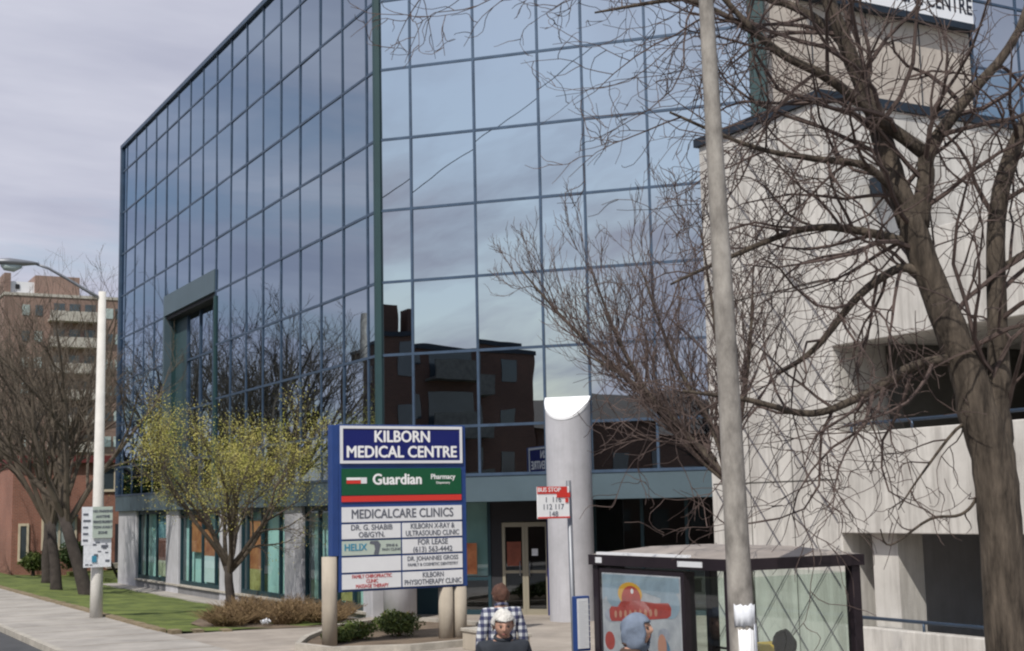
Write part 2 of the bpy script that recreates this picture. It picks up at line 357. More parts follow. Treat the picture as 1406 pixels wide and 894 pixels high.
# ------------------------------------------------------------------ glass office building
off = thing('office_building', 'mirror-glass office block with an angled corner over a shaded entrance', 'office building', (16, 36, 0))
ZR = [3.48, 4.66, 6.515, 8.37, 10.22, 12.075, 13.93, 15.78, 17.63, 18.7]
YC = [32.0] + [32.57+1.69*i for i in range(17)] + [60.45]
TC = [.12, .97, 2.68, 4.37, 5.5, 7.1, 8.8, 9.62]
XC = [27.7+1.75*i for i in range(10)]
random.seed(11)
panes = []
def pane(fr, a0, a1, z0, z1, d, m_):
    mb = MB(); tx = (random.random()-.5)*.007; tz = (random.random()-.5)*.007
    vs = [fr(a, d+sx_*tx*(a1-a0)+sz_*tz*(z1-z0), z) for a, z, sx_, sz_ in ((a0, z0, -1, -1), (a1, z0, 1, -1), (a1, z1, 1, 1), (a0, z1, -1, 1))]
    mb.v = vs; mb.f = [(0, 1, 2, 3)]
    c = sum((Vector(v) for v in vs), Vector())/4 - Vector((0, 0, 2.7))
    nrm = (Vector(vs[1])-Vector(vs[0])).cross(Vector(vs[3])-Vector(vs[0]))
    ar = abs(nrm.dot(c))/c.length**3
    v = cam.matrix_world.inverted() @ (c + Vector((0, 0, 2.7)))
    px, py = 703 + 1895.83*v.x/-v.z, 447 - 1895.83*v.y/-v.z
    if not (-40 < px < 1446 and -80 < py < 760): ar = 0
    if v.z > -1: ar = 0
    panes.append((ar, mb, m_))
RD = .45; NY0, NY1 = YC[9], YC[13]      # the recess in the long face
for i in range(len(YC)-1):
    for j in range(len(ZR)-1):
        if 9 <= i < 13 and ZR[j] < 10.0: continue
        z0 = 11.02 if (9 <= i < 13 and j == 4) else ZR[j]
        pane(leff, YC[i]+.02, YC[i+1]-.02, z0, ZR[j+1], 0, M['glass'])
for i in range(len(TC)-1):
    for j in range(len(ZR)-1): pane(chf, TC[i]+.02, TC[i+1]-.02, ZR[j], ZR[j+1], 0, M['glass2'])
for i in range(len(XC)-1):
    for j in range(len(ZR)-1): pane(sidef, XC[i]+.02, XC[i+1]-.02, ZR[j], ZR[j+1], 0, M['glass2'])
for i in range(9, 12):
    for j in range(4): pane(leff, YC[i]+.02, YC[i+1]-.02, ZR[j], ZR[j+1], -RD, M['glass'])
panes.sort(key=lambda p: -p[0])
for ar, mb, m_ in panes[:100]: mb.build('window_pane', m_, off)
rest = {}
for ar, mb, m_ in panes[100:]:
    rest.setdefault('all', []).append((mb, m_))
mb = MB()
for k in ('glass', 'glass2'): pass
big = MB(); mids = []
for b_, m_ in rest['all']:
    big.add(b_.v, b_.f); mids.append(0 if m_ is M['glass'] else 1)
o = big.build('window_panes', M['glass'], off); o.data.materials.append(M['glass2']); o.data.polygons.foreach_set('material_index', mids); tag(o, kind='stuff')
# mullions and transoms
def bar(fr, a0, a1, z0, z1, d0, d1, name='mullion', m_=None):
    b_ = MB(fr); b_.box((a0, d0, z0), (a1, d1, z1)); return b_.build(name, m_ or M['mullion'], off)
for i, y in enumerate(YC):
    if i in (0, len(YC)-1): continue
    if 9 < i < 13: bar(leff, y-.03, y+.03, 11.05, 18.7, -.05, .028)
    else: bar(leff, y-.03, y+.03, 3.49, 18.7, -.05, .028)
for j, z in enumerate(ZR[1:-1]):
    if z < 10.3:
        bar(leff, 32.05, NY0, z-.033, z+.033, -.04, .024, 'transom'); bar(leff, NY1, 60.4, z-.033, z+.033, -.04, .024, 'transom')
        bar(leff, NY0+.02, NY1-.02, z-.04, z+.04, -RD-.04, -RD+.05, 'transom')
    else: bar(leff, 32.05, 60.4, z-.033, z+.033, -.04, .024, 'transom')
    bar(chf, .06, 9.6, z-.033, z+.033, -.04, .024, 'transom'); bar(sidef, 27.7, 43, z-.033, z+.033, -.04, .024, 'transom')
for t in TC[1:-1]: bar(chf, t-.03, t+.03, 3.49, 18.7, -.05, .028)
for x in XC: bar(sidef, x-.03, x+.03, 3.49, 18.7, -.05, .028)
for y in YC[10:13]: bar(leff, y-.035, y+.035, 3.49, 10.1, -RD-.05, -RD+.06)
b_ = MB(); b_.prism([(13.54, 31.9), (13.54, 32.03), (13.7, 32.05), (13.75, 31.9), (13.65, 31.84)], 3.5, 18.72); b_.build('corner_post', M['tealdark'], off)
b_ = MB(); b_.box((13.5, 60.32, 3.5), (13.9, 60.52, 18.72)); b_.build('corner_post', M['mullion'], off)
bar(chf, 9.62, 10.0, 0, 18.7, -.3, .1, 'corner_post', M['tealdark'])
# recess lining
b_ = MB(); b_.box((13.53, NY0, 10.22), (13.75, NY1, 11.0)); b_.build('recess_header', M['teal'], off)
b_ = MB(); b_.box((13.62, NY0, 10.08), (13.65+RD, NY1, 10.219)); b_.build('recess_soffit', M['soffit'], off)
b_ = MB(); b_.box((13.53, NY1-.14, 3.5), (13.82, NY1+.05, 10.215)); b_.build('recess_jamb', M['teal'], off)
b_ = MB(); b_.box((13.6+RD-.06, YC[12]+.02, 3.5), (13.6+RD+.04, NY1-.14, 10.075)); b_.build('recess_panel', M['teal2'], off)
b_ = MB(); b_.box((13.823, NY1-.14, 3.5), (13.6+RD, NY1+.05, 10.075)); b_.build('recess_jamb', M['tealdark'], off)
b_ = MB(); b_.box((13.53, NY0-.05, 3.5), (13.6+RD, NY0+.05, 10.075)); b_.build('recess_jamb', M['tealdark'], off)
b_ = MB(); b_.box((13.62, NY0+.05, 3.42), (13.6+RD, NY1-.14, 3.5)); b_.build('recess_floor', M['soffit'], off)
# fascia band, roof, coping
cpt = lambda t, d: chf(t, d, 0)[:2]
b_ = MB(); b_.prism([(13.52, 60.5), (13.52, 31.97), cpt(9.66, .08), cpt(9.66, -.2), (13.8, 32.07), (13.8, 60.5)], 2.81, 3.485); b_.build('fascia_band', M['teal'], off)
b_ = MB(); b_.prism([(13.5, 60.5), (13.5, 31.955), cpt(9.68, .1), cpt(9.68, .0), (13.6, 32.0), (13.6, 60.5)], 3.43, 3.5); b_.build('fascia_flashing', M['mullion'], off)
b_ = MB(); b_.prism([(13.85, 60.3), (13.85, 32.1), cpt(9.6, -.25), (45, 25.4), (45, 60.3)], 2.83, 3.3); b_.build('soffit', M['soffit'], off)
b_ = MB(); b_.prism([(13.5, 60.55), (13.5, 31.95), cpt(9.65, .1), (45, 24.95), (45, 60.55)], 18.7, 18.86); b_.build('roof', M['mullion'], off)
b_ = MB(); b_.box((13.7, 60.3, -.3), (45, 60.48, 18.7)); b_.build('rear_wall', M['teal'], off)
b_ = MB(); b_.box((20.45, 25.06, 0), (27.62, 25.4, 18.7)); b_.build('concrete_wall', M['conc2'], off)
for x in (22.2, 24.0, 25.8):
    b_ = MB(); b_.box((x, 25.045, 3), (x+.03, 25.07, 18.6)); b_.build('wall_joint', M['cap'], off)
b_ = MB(); b_.box((20.45, 25.03, 12.0), (27.62, 25.07, 12.03)); b_.build('wall_joint', M['cap'], off)
b_ = MB(); b_.box((27.65, 25.06, 0), (45, 25.4, 3.48)); b_.build('lower_wall', M['conc2'], off)
# wall sign high on the concrete wall
ws = thing('wall_sign', 'long white name board with dark letters high on the beige wall', 'sign', (25, 24.9, 14.8))
b_ = MB(); b_.box((21.8, 24.82, 14.98), (27.58, 25.03, 16.9)); b_.build('board', M['whitemetal'], ws)
b_ = MB(); b_.box((21.75, 24.78, 14.8), (27.6, 25.03, 14.978)); b_.build('trim', M['cap'], ws)
text('KILBORN MEDICAL CENTRE', .62, M['dark'], ws, (24.75, 24.815, 15.42), (1, 0, 0), (0, 0, 1), bold=.012, sx=.72)
# ground floor of the long side
GF = 13.80
pil = [(57.3, 60.45), (50.9, 52.6), (43.6, 45.7), (37.7, 39.2), (32.6, 33.2)]
for a, b in pil:
    b_ = MB(); b_.box((13.66, a, -.35), (14.4, b, 2.81)); b_.build('pillar', M['concgrey'], off, bevel=.02)
b_ = MB(); b_.box((13.68, 33.0, -.45), (14.3, 60.4, .05)); b_.build('plinth', M['plinth'], off)
b_ = MB(); b_.box((13.60, 33.0, .051), (14.2, 57.3, .11)); 
o = b_.build('sill', M['cream'], off); o.data.materials[0] = M['kerb']
b_ = MB(); b_.box((14.0, 33.2, -.1), (14.1, 33.4, 2.8)); b_.build('shop_wall', M['tealdark'], off)
b_ = MB(); b_.box((14.8, 33.5, -.1), (14.9, 60.2, 2.8)); b_.build('shop_back_wall', M['inside'], off)
b_ = MB(); b_.box((14.3, 33.5, -.1), (14.8, 60.2, .05)); b_.build('shop_floor', M['inside'], off)
# shop windows: (y0,y1,[inner mullions])
wins = [(52.6, 57.3, [56.0, 54.4]), (45.7, 50.9, [49.7, 48.1, 46.5]), (39.2, 43.6, [43.0, 41.6, 39.9]), (33.2, 37.7, [36.6, 35.2, 34.1])]
for a, b, ms in wins:
    wd = MB(); wd.box((GF-.05, a, .11), (GF+.06, a+.07, 2.81)); wd.box((GF-.05, b-.07, .11), (GF+.06, b, 2.81))
    for y in ms: wd.box((GF-.05, y-.035, .11), (GF+.06, y+.035, 2.81))
    wd.box((GF-.046, a+.05, .115), (GF+.056, b-.05, .25)); wd.box((GF-.046, a+.05, 2.66), (GF+.056, b-.05, 2.805))
    fr_ = wd.build('shop_window', M['frame'], off)
    gl = MB(); gl.quad((GF, a+.05, .2), (GF, b-.05, .2), (GF, b-.05, 2.7), (GF, a+.05, 2.7)); gl.build('glass', M['store'], fr_)
    bl = MB()
    y = a+.1
    while y < b-.15:
        bl.add([(GF+.24, y, .2), (GF+.18, y+.10, .2), (GF+.18, y+.10, 2.7), (GF+.24, y, 2.7)], [(0, 1, 2, 3)]); y += .115
    bl.build('blind', M['blind'], fr_)
def poster(y0, y1, z0, z1, m_, name='poster', lab=None):
    b_ = MB(); b_.box((GF+.02, y0, z0), (GF+.032, y1, z1)); o = b_.build(name, m_, off)
    if lab: tag(o, lab)
poster(52.75, 54.3, 1.75, 2.6, M['skyblue'], lab='blue poster top'); poster(52.75, 54.3, .9, 1.745, M['brown'], lab='red-brown poster'); poster(52.75, 54.3, .3, .895, M['cream'])
poster(48.15, 49.6, 1.3, 2.6, M['orange'], lab='orange poster'); poster(46.55, 48.0, 1.2, 2.1, M['orange']); poster(46.55, 48.0, .3, 1.195, M['white'])
poster(41.65, 42.9, .9, 2.4, M['orange'], lab='tall orange and yellow poster'); poster(41.65, 42.9, .25, .895, M['yellow'])
poster(34.2, 35.1, .3, 1.9, M['yellow'], lab='yellow poster')
# round corner column
b_ = MB(); b_.tube([(14.05, 31.75, -.3), (14.05, 31.75, 2.81)], .41, 32); b_.build('round_column', M['concgrey'], off, True)
# entrance porch behind the angled face
D = -1.5
b_ = MB(chf); b_.box((.3, D-.12, 0), (1.15, D, 2.81)); b_.build('porch_wall', M['frame'], off)
for t0 in (1.15, 2.35, 5.1, 6.3, 7.4, 8.6):
    b_ = MB(chf); b_.box((t0, D-.06, 0), (t0+.08, D+.05, 2.81)); b_.build('porch_mullion', M['frame'], off)
for t0, t1, z0, z1 in ((1.23, 2.35, 0, .12), (5.18, 8.6, 0, .12), (1.23, 2.35, .85, .93)):
    b_ = MB(chf); b_.box((t0, D-.055, z0), (t1, D+.045, z1)); b_.build('porch_rail', M['frame'], off)
b_ = MB(chf); b_.quad((1.2, D, .1), (2.4, D, .1), (2.4, D, 2.8), (1.2, D, 2.8)); b_.build('porch_glass', M['store'], off)
b_ = MB(chf); b_.quad((5.1, D, .1), (8.6, D, .1), (8.6, D, 2.8), (5.1, D, 2.8)); b_.build('porch_glass', M['doorglass'], off)
b_ = MB(chf); b_.box((1.2, D-.3, .95), (2.3, D-.25, 2.8)); b_.build('blind', M['blind'], off)
b_ = MB(chf); b_.box((1.77, D+.01, 1.0), (2.05, D+.02, 1.78)); tag(b_.build('poster', M['orange'], off), 'small red-orange poster')
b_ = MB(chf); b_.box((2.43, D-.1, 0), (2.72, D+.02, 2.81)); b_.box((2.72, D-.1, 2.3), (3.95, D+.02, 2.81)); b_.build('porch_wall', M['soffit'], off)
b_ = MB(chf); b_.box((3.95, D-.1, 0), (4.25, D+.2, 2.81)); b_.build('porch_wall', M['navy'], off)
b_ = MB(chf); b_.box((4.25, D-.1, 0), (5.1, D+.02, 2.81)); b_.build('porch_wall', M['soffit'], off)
b_ = MB(chf); b_.box((.3, D-4, -.05), (9.5, D-3.9, 2.9)); b_.build('lobby_back_wall', M['inside'], off)
for k, (t0, t1) in enumerate(((2.73, 3.33), (3.335, 3.94))):
    d_ = MB(chf); d_.box((t0, D-.05, .0), (t0+.075, D+.03, 2.28)); d_.box((t1-.075, D-.05, .0), (t1, D+.03, 2.28))
    d_.box((t0+.075, D-.048, .0), (t1-.075, D+.028, .14)); d_.box((t0+.075, D-.048, 2.17), (t1-.075, D+.028, 2.28)); d_.box((t0+.075, D-.03, 1.02), (t1-.075, D+.02, 1.09))
    dd = d_.build('door', M['brass'], off)
    g_ = MB(chf); g_.quad((t0+.07, D-.01, .1), (t1-.07, D-.01, .1), (t1-.07, D-.01, 2.2), (t0+.07, D-.01, 2.2)); g_.build('glass', M['doorglass'], dd)
    h_ = MB(chf); hx = t1-.12 if k == 0 else t0+.12; h_.tube([(hx, D+.03, .95), (hx, D+.09, .97), (hx, D+.09, 1.3), (hx, D+.03, 1.32)], .014, 6); h_.build('handle', M['greymetal'], dd, True)
b_ = MB(chf); b_.box((3.5, D+.0, 1.45), (3.66, D+.008, 1.62)); tag(b_.build('notice', M['paper'], off), 'white paper notice on the door')
b_ = MB(chf); b_.box((2.85, D+.0, 1.2), (3.22, D+.006, 1.8)); b_.build('poster', M['brown'], off)
b_ = MB(chf); b_.box((4.05, D+.201, 1.0), (4.14, D+.22, 1.14)); b_.build('door_opener', M['whitemetal'], off)
# half-round column standing against the angled face, with a sloping bright cap
cc, cr_ = 4.95, .55
b_ = MB(chf); n = 28; bot = []; top = []
for k in range(n+1):
    a = math.pi*k/n; bot.append((cc-cr_*math.cos(a), cr_*math.sin(a)+.06, 0)); top.append((cc-cr_*math.cos(a), cr_*math.sin(a)+.06, 5.26-.95*math.sin(a)*cr_))
b_.add(bot+top, [(i, i+1, n+2+i, n+1+i) for i in range(n)]); b_.build('entrance_column', M['concgrey'], off, True)
b_ = MB(chf); tp = [(x, y+.0, z+.004) for x, y, z in top]; tl = [(x, y, z-.06) for x, y, z in top]
tp = [(cc+(x-cc)*1.02, y*1.02, z) for x, y, z in tp]; tl = [(cc+(x-cc)*1.02, y*1.02, z) for x, y, z in tl]
b_.add(tp+tl, [tuple(range(n+1))] + [(i, i+1, n+2+i, n+1+i) for i in range(n)]); b_.build('column_cap', M['whitemetal'], off)
# ------------------------------------------------------------------ parking garage
gar = thing('parking_garage', 'pale concrete parking garage with open decks beside the glass block', 'parking garage', (17, 14, 0))
GX = 15.5; TY0, TY1 = 17.35, 20.8
b_ = MB(); b_.box((GX, TY0, 0), (20.2, TY1, 9.4)); b_.build('stair_tower', M['conc'], gar, bevel=.02)
b_ = MB(); b_.box((20.2, TY0, 0), (40, 20.6, 9.38)); b_.build('side_wall', M['conc'], gar)
b_ = MB(); b_.box((GX-.07, TY0-.07, 9.4), (40, TY1+.07, 9.56)); b_.build('coping', M['cap'], gar)
for i, z in enumerate((3.0, 6.3)):
    b_ = MB(); b_.box((GX-.003, TY0+.05, z), (GX+.01, TY1-.05, z+.025)); b_.build('wall_joint', M['concdark'], gar)
for y in (18.5, 19.65):
    b_ = MB(); b_.box((GX-.003, y, .1), (GX+.01, y+.02, 9.3)); b_.build('wall_joint', M['concdark'], gar)
for z0, z1 in ((-.2, .68), (2.15, 3.75), (5.2, 6.75)):
    b_ = MB(); b_.box((GX-.03, -14, z0), (GX+.2, TY0-.003, z1)); b_.build('parapet', M['conc'], gar, bevel=.015)
for z in (2.2, 5.25):
    b_ = MB(); b_.box((GX+.2, -14, z), (40, TY0-.003, z+.3)); b_.build('deck', M['conc'], gar)
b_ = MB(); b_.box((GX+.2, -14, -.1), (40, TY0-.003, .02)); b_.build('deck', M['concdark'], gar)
for z0, z1 in ((.02, 2.2), (2.5, 5.25)):
    for y in ((16.62, 9.3, 2.0, -5.3) if z0 < 1 else (9.3, 2.0, -5.3)):
        b_ = MB(); b_.box((GX+.22, y-.28, z0), (GX+.75, y+.28, z1)); b_.build('column', M['conc'], gar)
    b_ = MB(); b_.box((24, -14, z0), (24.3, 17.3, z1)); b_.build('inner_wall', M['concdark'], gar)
    b_ = MB(); b_.box((GX+1.15, TY0-.35, z0), (24, TY0-.02, z1)); b_.build('inner_wall', M['concgrey'] if z0 < 1 else M['concdark'], gar)  # upper deck's wall coloured dark: the deck's shade is put into its colour
for z in (.68, 3.75):
    rl = MB(); rl.tube([(GX+.09, -14, z+.14), (GX+.09, TY0-.1, z+.14)], .028, 8)
    y = TY0-.25
    while y > -14: rl.tube([(GX+.09, y, z-.02), (GX+.09, y, z+.14)], .025, 6); y -= 1.35
    rl.build('railing', M['mullion'], gar, True)
# climbing-wire lattice on the tower
tr = thing('wire_trellis', 'diagonal climbing-wire lattice stretched on the pale stair tower wall', 'trellis', (GX, 19, 0))
b_ = MB(); 
def clipline(y0, z0, s):
    pts = []
    for z in (.2, 9.2):
        pts.append((y0+(z-z0)/s, z))
    (ya, za), (yb, zb) = pts
    out = []
    for y, z in pts:
        yy = min(max(y, TY0+.05), TY1-.1); out.append((yy, z0+(yy-y0)*s))
    return out
k = -10
while k < 10.5:
    for s in (1.15, -1.15):
        (ya, za), (yb, zb) = clipline(TY0+1.7, k+4.8, s)
        if za == zb: continue
        if max(za, zb) < .1 or min(za, zb) > 9.3: continue
        a = Vector((GX-.035, ya, za)); c = Vector((GX-.035, yb, zb))
        if za > zb: a, c = c, a
        if c.z > 9.3: c = a + (c-a)*((9.3-a.z)/(c.z-a.z))
        if a.z < .1: a = c + (a-c)*((c.z-.1)/(c.z-a.z))
        b_.tube([a, c], .0075, 4)
    k += 1.05
b_.build('wire', M['wire'], tr)
wl = MB(); wl.box((15.2, TY0-.32, 7.95), (15.44, TY0-.08, 8.2))
fl = thing('flood_lamp', 'small dark flood lamp bolted near the top of the tower wall', 'lamp', (16.6, TY0-.1, 7.9))
b_ = MB(); b_.box((16.4, TY0-.32, 7.8), (16.75, TY0-.1, 8.1)); b_.build('lamp_body', M['cap'], fl, bevel=.02)
b_ = MB(); b_.box((16.53, TY0-.1, 7.88), (16.6, TY0-.002, 8.0)); b_.build('bracket', M['greymetal'], fl)
# ------------------------------------------------------------------ pylon sign
py_ = thing('pylon_sign', 'tall blue directory sign of the medical centre on round concrete posts', 'sign', (11.4, 25.9, 0))
b_ = MB(); b_.tube([(9.97, 25.95, -.05), (9.97, 25.95, 1.775)], .15, 20); b_.build('post', M['post'], py_, True)
b_ = MB(); b_.tube([(12.50, 25.95, -.05), (12.50, 25.95, 1.075)], .15, 20); b_.build('post', M['post'], py_, True)
b_ = MB(); b_.tube([(12.81, 25.95, -.05), (12.81, 25.95, 1.075)], .15, 20); b_.build('post', M['post'], py_, True)
b_ = MB(); b_.box((9.99, 25.835, 1.78), (10.128, 26.07, 4.37)); b_.build('side_box', M['blue'], py_, bevel=.01)
b_ = MB(); b_.box((10.13, 25.84, 1.08), (12.95, 26.06, 4.38)); b_.build('cabinet', M['blue'], py_, bevel=.008)
X0, X1, XM = 10.19, 12.83, 11.47
def board(x0, x1, z0, z1, m_, lines, tm, sz, bold=.0, depthy=0., texts=None, lab=None, sxx=.8, gap=1.12):
    for side in (0, 1):
        yy0, yy1 = (25.815, 25.84) if side == 0 else (26.06, 26.085)
        if side: a0, a1 = x0, x1
        b_ = MB(); b_.box((x0, yy0, z0), (x1, yy1, z1)); o = b_.build('board', m_, py_)
        if lab: o['label'] = lab
        n_ = len(lines); rt = (1, 0, 0) if side == 0 else (-1, 0, 0); yt = yy0-.004 if side == 0 else yy1+.004
        for i, ln in enumerate(lines):
            s_ = sz if not isinstance(sz, (list, tuple)) else sz[i]
            zc = (z0+z1)/2 + ((n_-1)/2-i)*s_*gap*.85
            text(ln, s_, tm, o, ((x0+x1)/2, yt, zc), rt, (0, 0, 1), bold=bold*s_, depth=.003, sx=sxx)
b_ = MB()
for yy0, yy1 in ((25.80, 25.838), (26.062, 26.1)):
    b_.box((X0-.03, yy0, 3.60), (X1+.03, yy1, 3.655)); b_.box((X0-.03, yy0, 4.295), (X1+.03, yy1, 4.35))
    b_.box((X0-.03, yy0, 3.655), (X0+.022, yy1, 4.295)); b_.box((X1-.022, yy0, 3.655), (X1+.03, yy1, 4.295))
b_.build('white_border', M['white'], py_)
board(X0+.024, X1-.024, 3.657, 4.293, M['navy'], ['KILBORN', 'MEDICAL CENTRE'], M['whitetext'], .325, .03, lab='navy board with white capitals', sxx=.93)
board(X0, X1, 2.97, 3.5, M['green'], [], M['whitetext'], .2, lab='green pharmacy board')
for side in (0, 1):
    yt = 25.811 if side == 0 else 26.089; rt = (1, 0, 0) if side == 0 else (-1, 0, 0); sg = 1 if side == 0 else -1
    xc = (X0+X1)/2
    text('Guardian', .30, M['whitetext'], py_, (xc-.12*sg, yt, 3.27), rt, (0, 0, 1), bold=.009, sx=.98)
    text('Pharmacy', .15, M['whitetext'], py_, (xc+.90*sg, yt, 3.32), rt, (0, 0, 1), bold=.002, sx=.95)
    text('Dispensary', .07, M['whitetext'], py_, (xc+.90*sg, yt, 3.2), rt, (0, 0, 1), sx=1)
    b_ = MB(); xa = xc-1.22*sg
    b_.box((min(xa, xa+.3*sg), yt-.004, 3.27), (max(xa, xa+.3*sg), yt+.004, 3.32)); b_.build('emblem', M['whitetext'], py_)
    b_ = MB(); b_.box((min(xa, xa+.3*sg), yt-.004, 3.2), (max(xa, xa+.3*sg), yt+.004, 3.265)); b_.build('emblem', M['red'], py_)
    b_ = MB(); b_.box((min(xa+.305*sg, xa+.43*sg), yt-.004, 3.2), (max(xa+.305*sg, xa+.43*sg), yt+.004, 3.32)); b_.build('emblem', M['white'], py_)
board(X0, X1, 2.84, 2.955, M['red'], [], M['whitetext'], .2, lab='red strip')
board(X0, X1, 2.44, 2.735, M['white'], ['MEDICALCARE CLINICS'], M['grey'], .255, .02, sxx=.84)
rows = [(2.11, 2.40), (1.79, 2.07), (1.46, 1.75), (1.13, 1.42)]
board(X0, XM-.02, *rows[0], M['white'], ['DR. G. SHABIB', 'OB/GYN.'], M['grey'], .15, .016, sxx=.95)
board(XM+.02, X1, *rows[0], M['white'], ['KILBORN X-RAY &', 'ULTRASOUND CLINIC'], M['grey'], .15, .016, sxx=.80)
board(X0, XM-.02, *rows[1], M['palegreen'], [], M['cyan'], .2, lab='pale green board with a dark figure')
board(XM+.02, X1, *rows[1], M['white'], ['FOR LEASE', '(613) 563-4442'], M['grey'], .155, .016, sxx=.92)
board(X0, XM-.02, *rows[2], M['white'], [], M['grey'], .2, lab='blank white board')
board(XM+.02, X1, *rows[2], M['white'], ['DR. JOHANNES GROSS', 'FAMILY & COSMETIC DENTISTRY'], M['grey'], [.125, .085], .016, sxx=.9, gap=1.35)
board(X0, XM-.02, *rows[3], M['white'], ['FAMILY CHIROPRACTIC', 'CLINIC', 'MASSAGE THERAPY'], M['redtext'], .10, .016)
board(XM+.02, X1, *rows[3], M['white'], ['KILBORN', 'PHYSIOTHERAPY CLINIC'], M['grey'], .145, .016, sxx=.80)
for side in (0, 1):
    yt = 25.811 if side == 0 else 26.089; rt = (1, 0, 0) if side == 0 else (-1, 0, 0); sg = 1 if side == 0 else -1
    xc = (X0+XM)/2 if side == 0 else (X0+XM)/2
    text('HELIX', .19, M['cyan'], py_, (xc-.36*sg, yt, 1.94), rt, (0, 0, 1), bold=.004, sx=.95)
    b_ = MB()
    prof = [(-.03, 1.80), (.07, 1.80), (.10, 1.92), (.12, 1.99), (.06, 2.06), (-.10, 2.06), (-.12, 2.01), (-.02, 1.99), (.0, 1.9)]
    pr_ = [(xc+x*sg+.06*sg, z) for x, z in prof]
    n_ = len(pr_); b_.add([(x, yt-.003, z) for x, z in pr_]+[(x, yt+.003, z) for x, z in pr_], [tuple(range(n_)), tuple(range(n_, 2*n_))[::-1]]); b_.build('emblem', M['grey'], py_)
    for i, ln in enumerate(('SPINE &', 'PAIN CLINIC')): text(ln, .075, M['grey'], py_, (xc+.42*sg, yt, 1.965-i*.08), rt, (0, 0, 1))
# ------------------------------------------------------------------ planter, walls, shrubs
pk = MB(); poly = [(9.35, 26.2), (10.0, 27.6), (11.6, 29.9), (13.0, 30.7), (14.0, 30.2), (14.5, 28.0), (13.2, 24.7), (11.0, 24.4), (9.6, 25.0)]
def ring(mb, poly, wdt, z0, z1):
    c = sum((Vector((x, y)) for x, y in poly), Vector((0, 0)))/len(poly); inn = []
    for x, y in poly:
        v = Vector((x, y))-c; inn.append(tuple(c+v*(1-wdt/v.length)))
    n = len(poly); vs = [(x, y, z0) for x, y in poly]+[(x, y, z1) for x, y in poly]+[(x, y, z1) for x, y in inn]+[(x, y, z0) for x, y in inn]
    fs = []
    for i in range(n):
        j = (i+1) % n; fs += [(i, j, n+j, n+i), (n+i, n+j, 2*n+j, 2*n+i), (2*n+i, 2*n+j, 3*n+j, 3*n+i)]
    mb.add(vs, fs); return inn
inn = ring(pk, poly, .16, .0, .13); struct('planter_kerb', pk, M['kerb'])
b_ = MB(); b_.add([(x, y, .05) for x, y in inn], [tuple(range(len(inn)))]); struct('planter_soil', b_, M['soil'])
lw = thing('low_wall', 'low concrete seat wall beside the plaza path behind the pedestrians', 'wall', (12.3, 22.9, 0))
b_ = MB(); b_.box((12.0, 22.3, 0), (12.42, 24.2, .34)); o = b_.build('wall', M['post'], lw, bevel=.01); 
b_ = MB(); b_.box((11.97, 22.27, .34), (12.45, 24.23, .40)); b_.build('coping', M['kerb'], lw, bevel=.01)
def leafmesh(mb, c, rx, ry, rz, n, s, rnd, shell=.45, squash=1):
    for _ in range(n):
        while True:
            v = Vector((rnd.uniform(-1, 1), rnd.uniform(-1, 1), rnd.uniform(-1, 1)))
            if shell < v.length <= 1: break
        lump = .78 + .22*math.sin(v.x*5+c[0])*math.sin(v.y*5+1)*math.sin(v.z*4+2) + rnd.uniform(-.12, .12)
        p = Vector((c[0]+v.x*rx*lump, c[1]+v.y*ry*lump, c[2]+v.z*rz*lump))
        q = Quaternion((rnd.gauss(0, 1), rnd.gauss(0, 1), rnd.gauss(0, 1), rnd.gauss(0, 1))).normalized()
        k = s*rnd.uniform(.6, 1.4)
        mb.add([tuple(p+q@Vector(a)) for a in ((-k, 0, 0), (0, -k*.5, 0), (k, 0, 0), (0, k*.5, 0))], [(0, 1, 2, 3)])
rnd = random.Random(5)
SH = [(10.9, 26.9, .38, .55, 'small evergreen shrub in front of the directory sign near the left post'), (11.9, 27.0, .5, .62, 'rounded evergreen shrub under the middle of the directory sign'),
      (12.35, 28.2, .42, .6, 'evergreen shrub in the planter by the round corner column'), (10.35, 26.55, .3, .4, 'lowest evergreen shrub at the foot of the left sign post')]
for x, y, h, r, lb in SH:
    s = thing('evergreen_shrub', lb, 'shrub', (x, y, .05), 'evergreen shrubs in the planter')
    st = MB()
    for k in range(9):
        a = rnd.uniform(0, 6.3); st.tube([(x, y, .03), (x+math.cos(a)*r*.35, y+math.sin(a)*r*.35, h*.6), (x+math.cos(a)*r*.6, y+math.sin(a)*r*.6, h*1.1)], [.015, .01, .005], 4)
    st.build('stem', M['drystem'], s)
    lf = MB(); leafmesh(lf, (x, y, h*.62), r, r, h*.62, 1500, .035, rnd, .3); lf.build('foliage', M['leafg'], s)
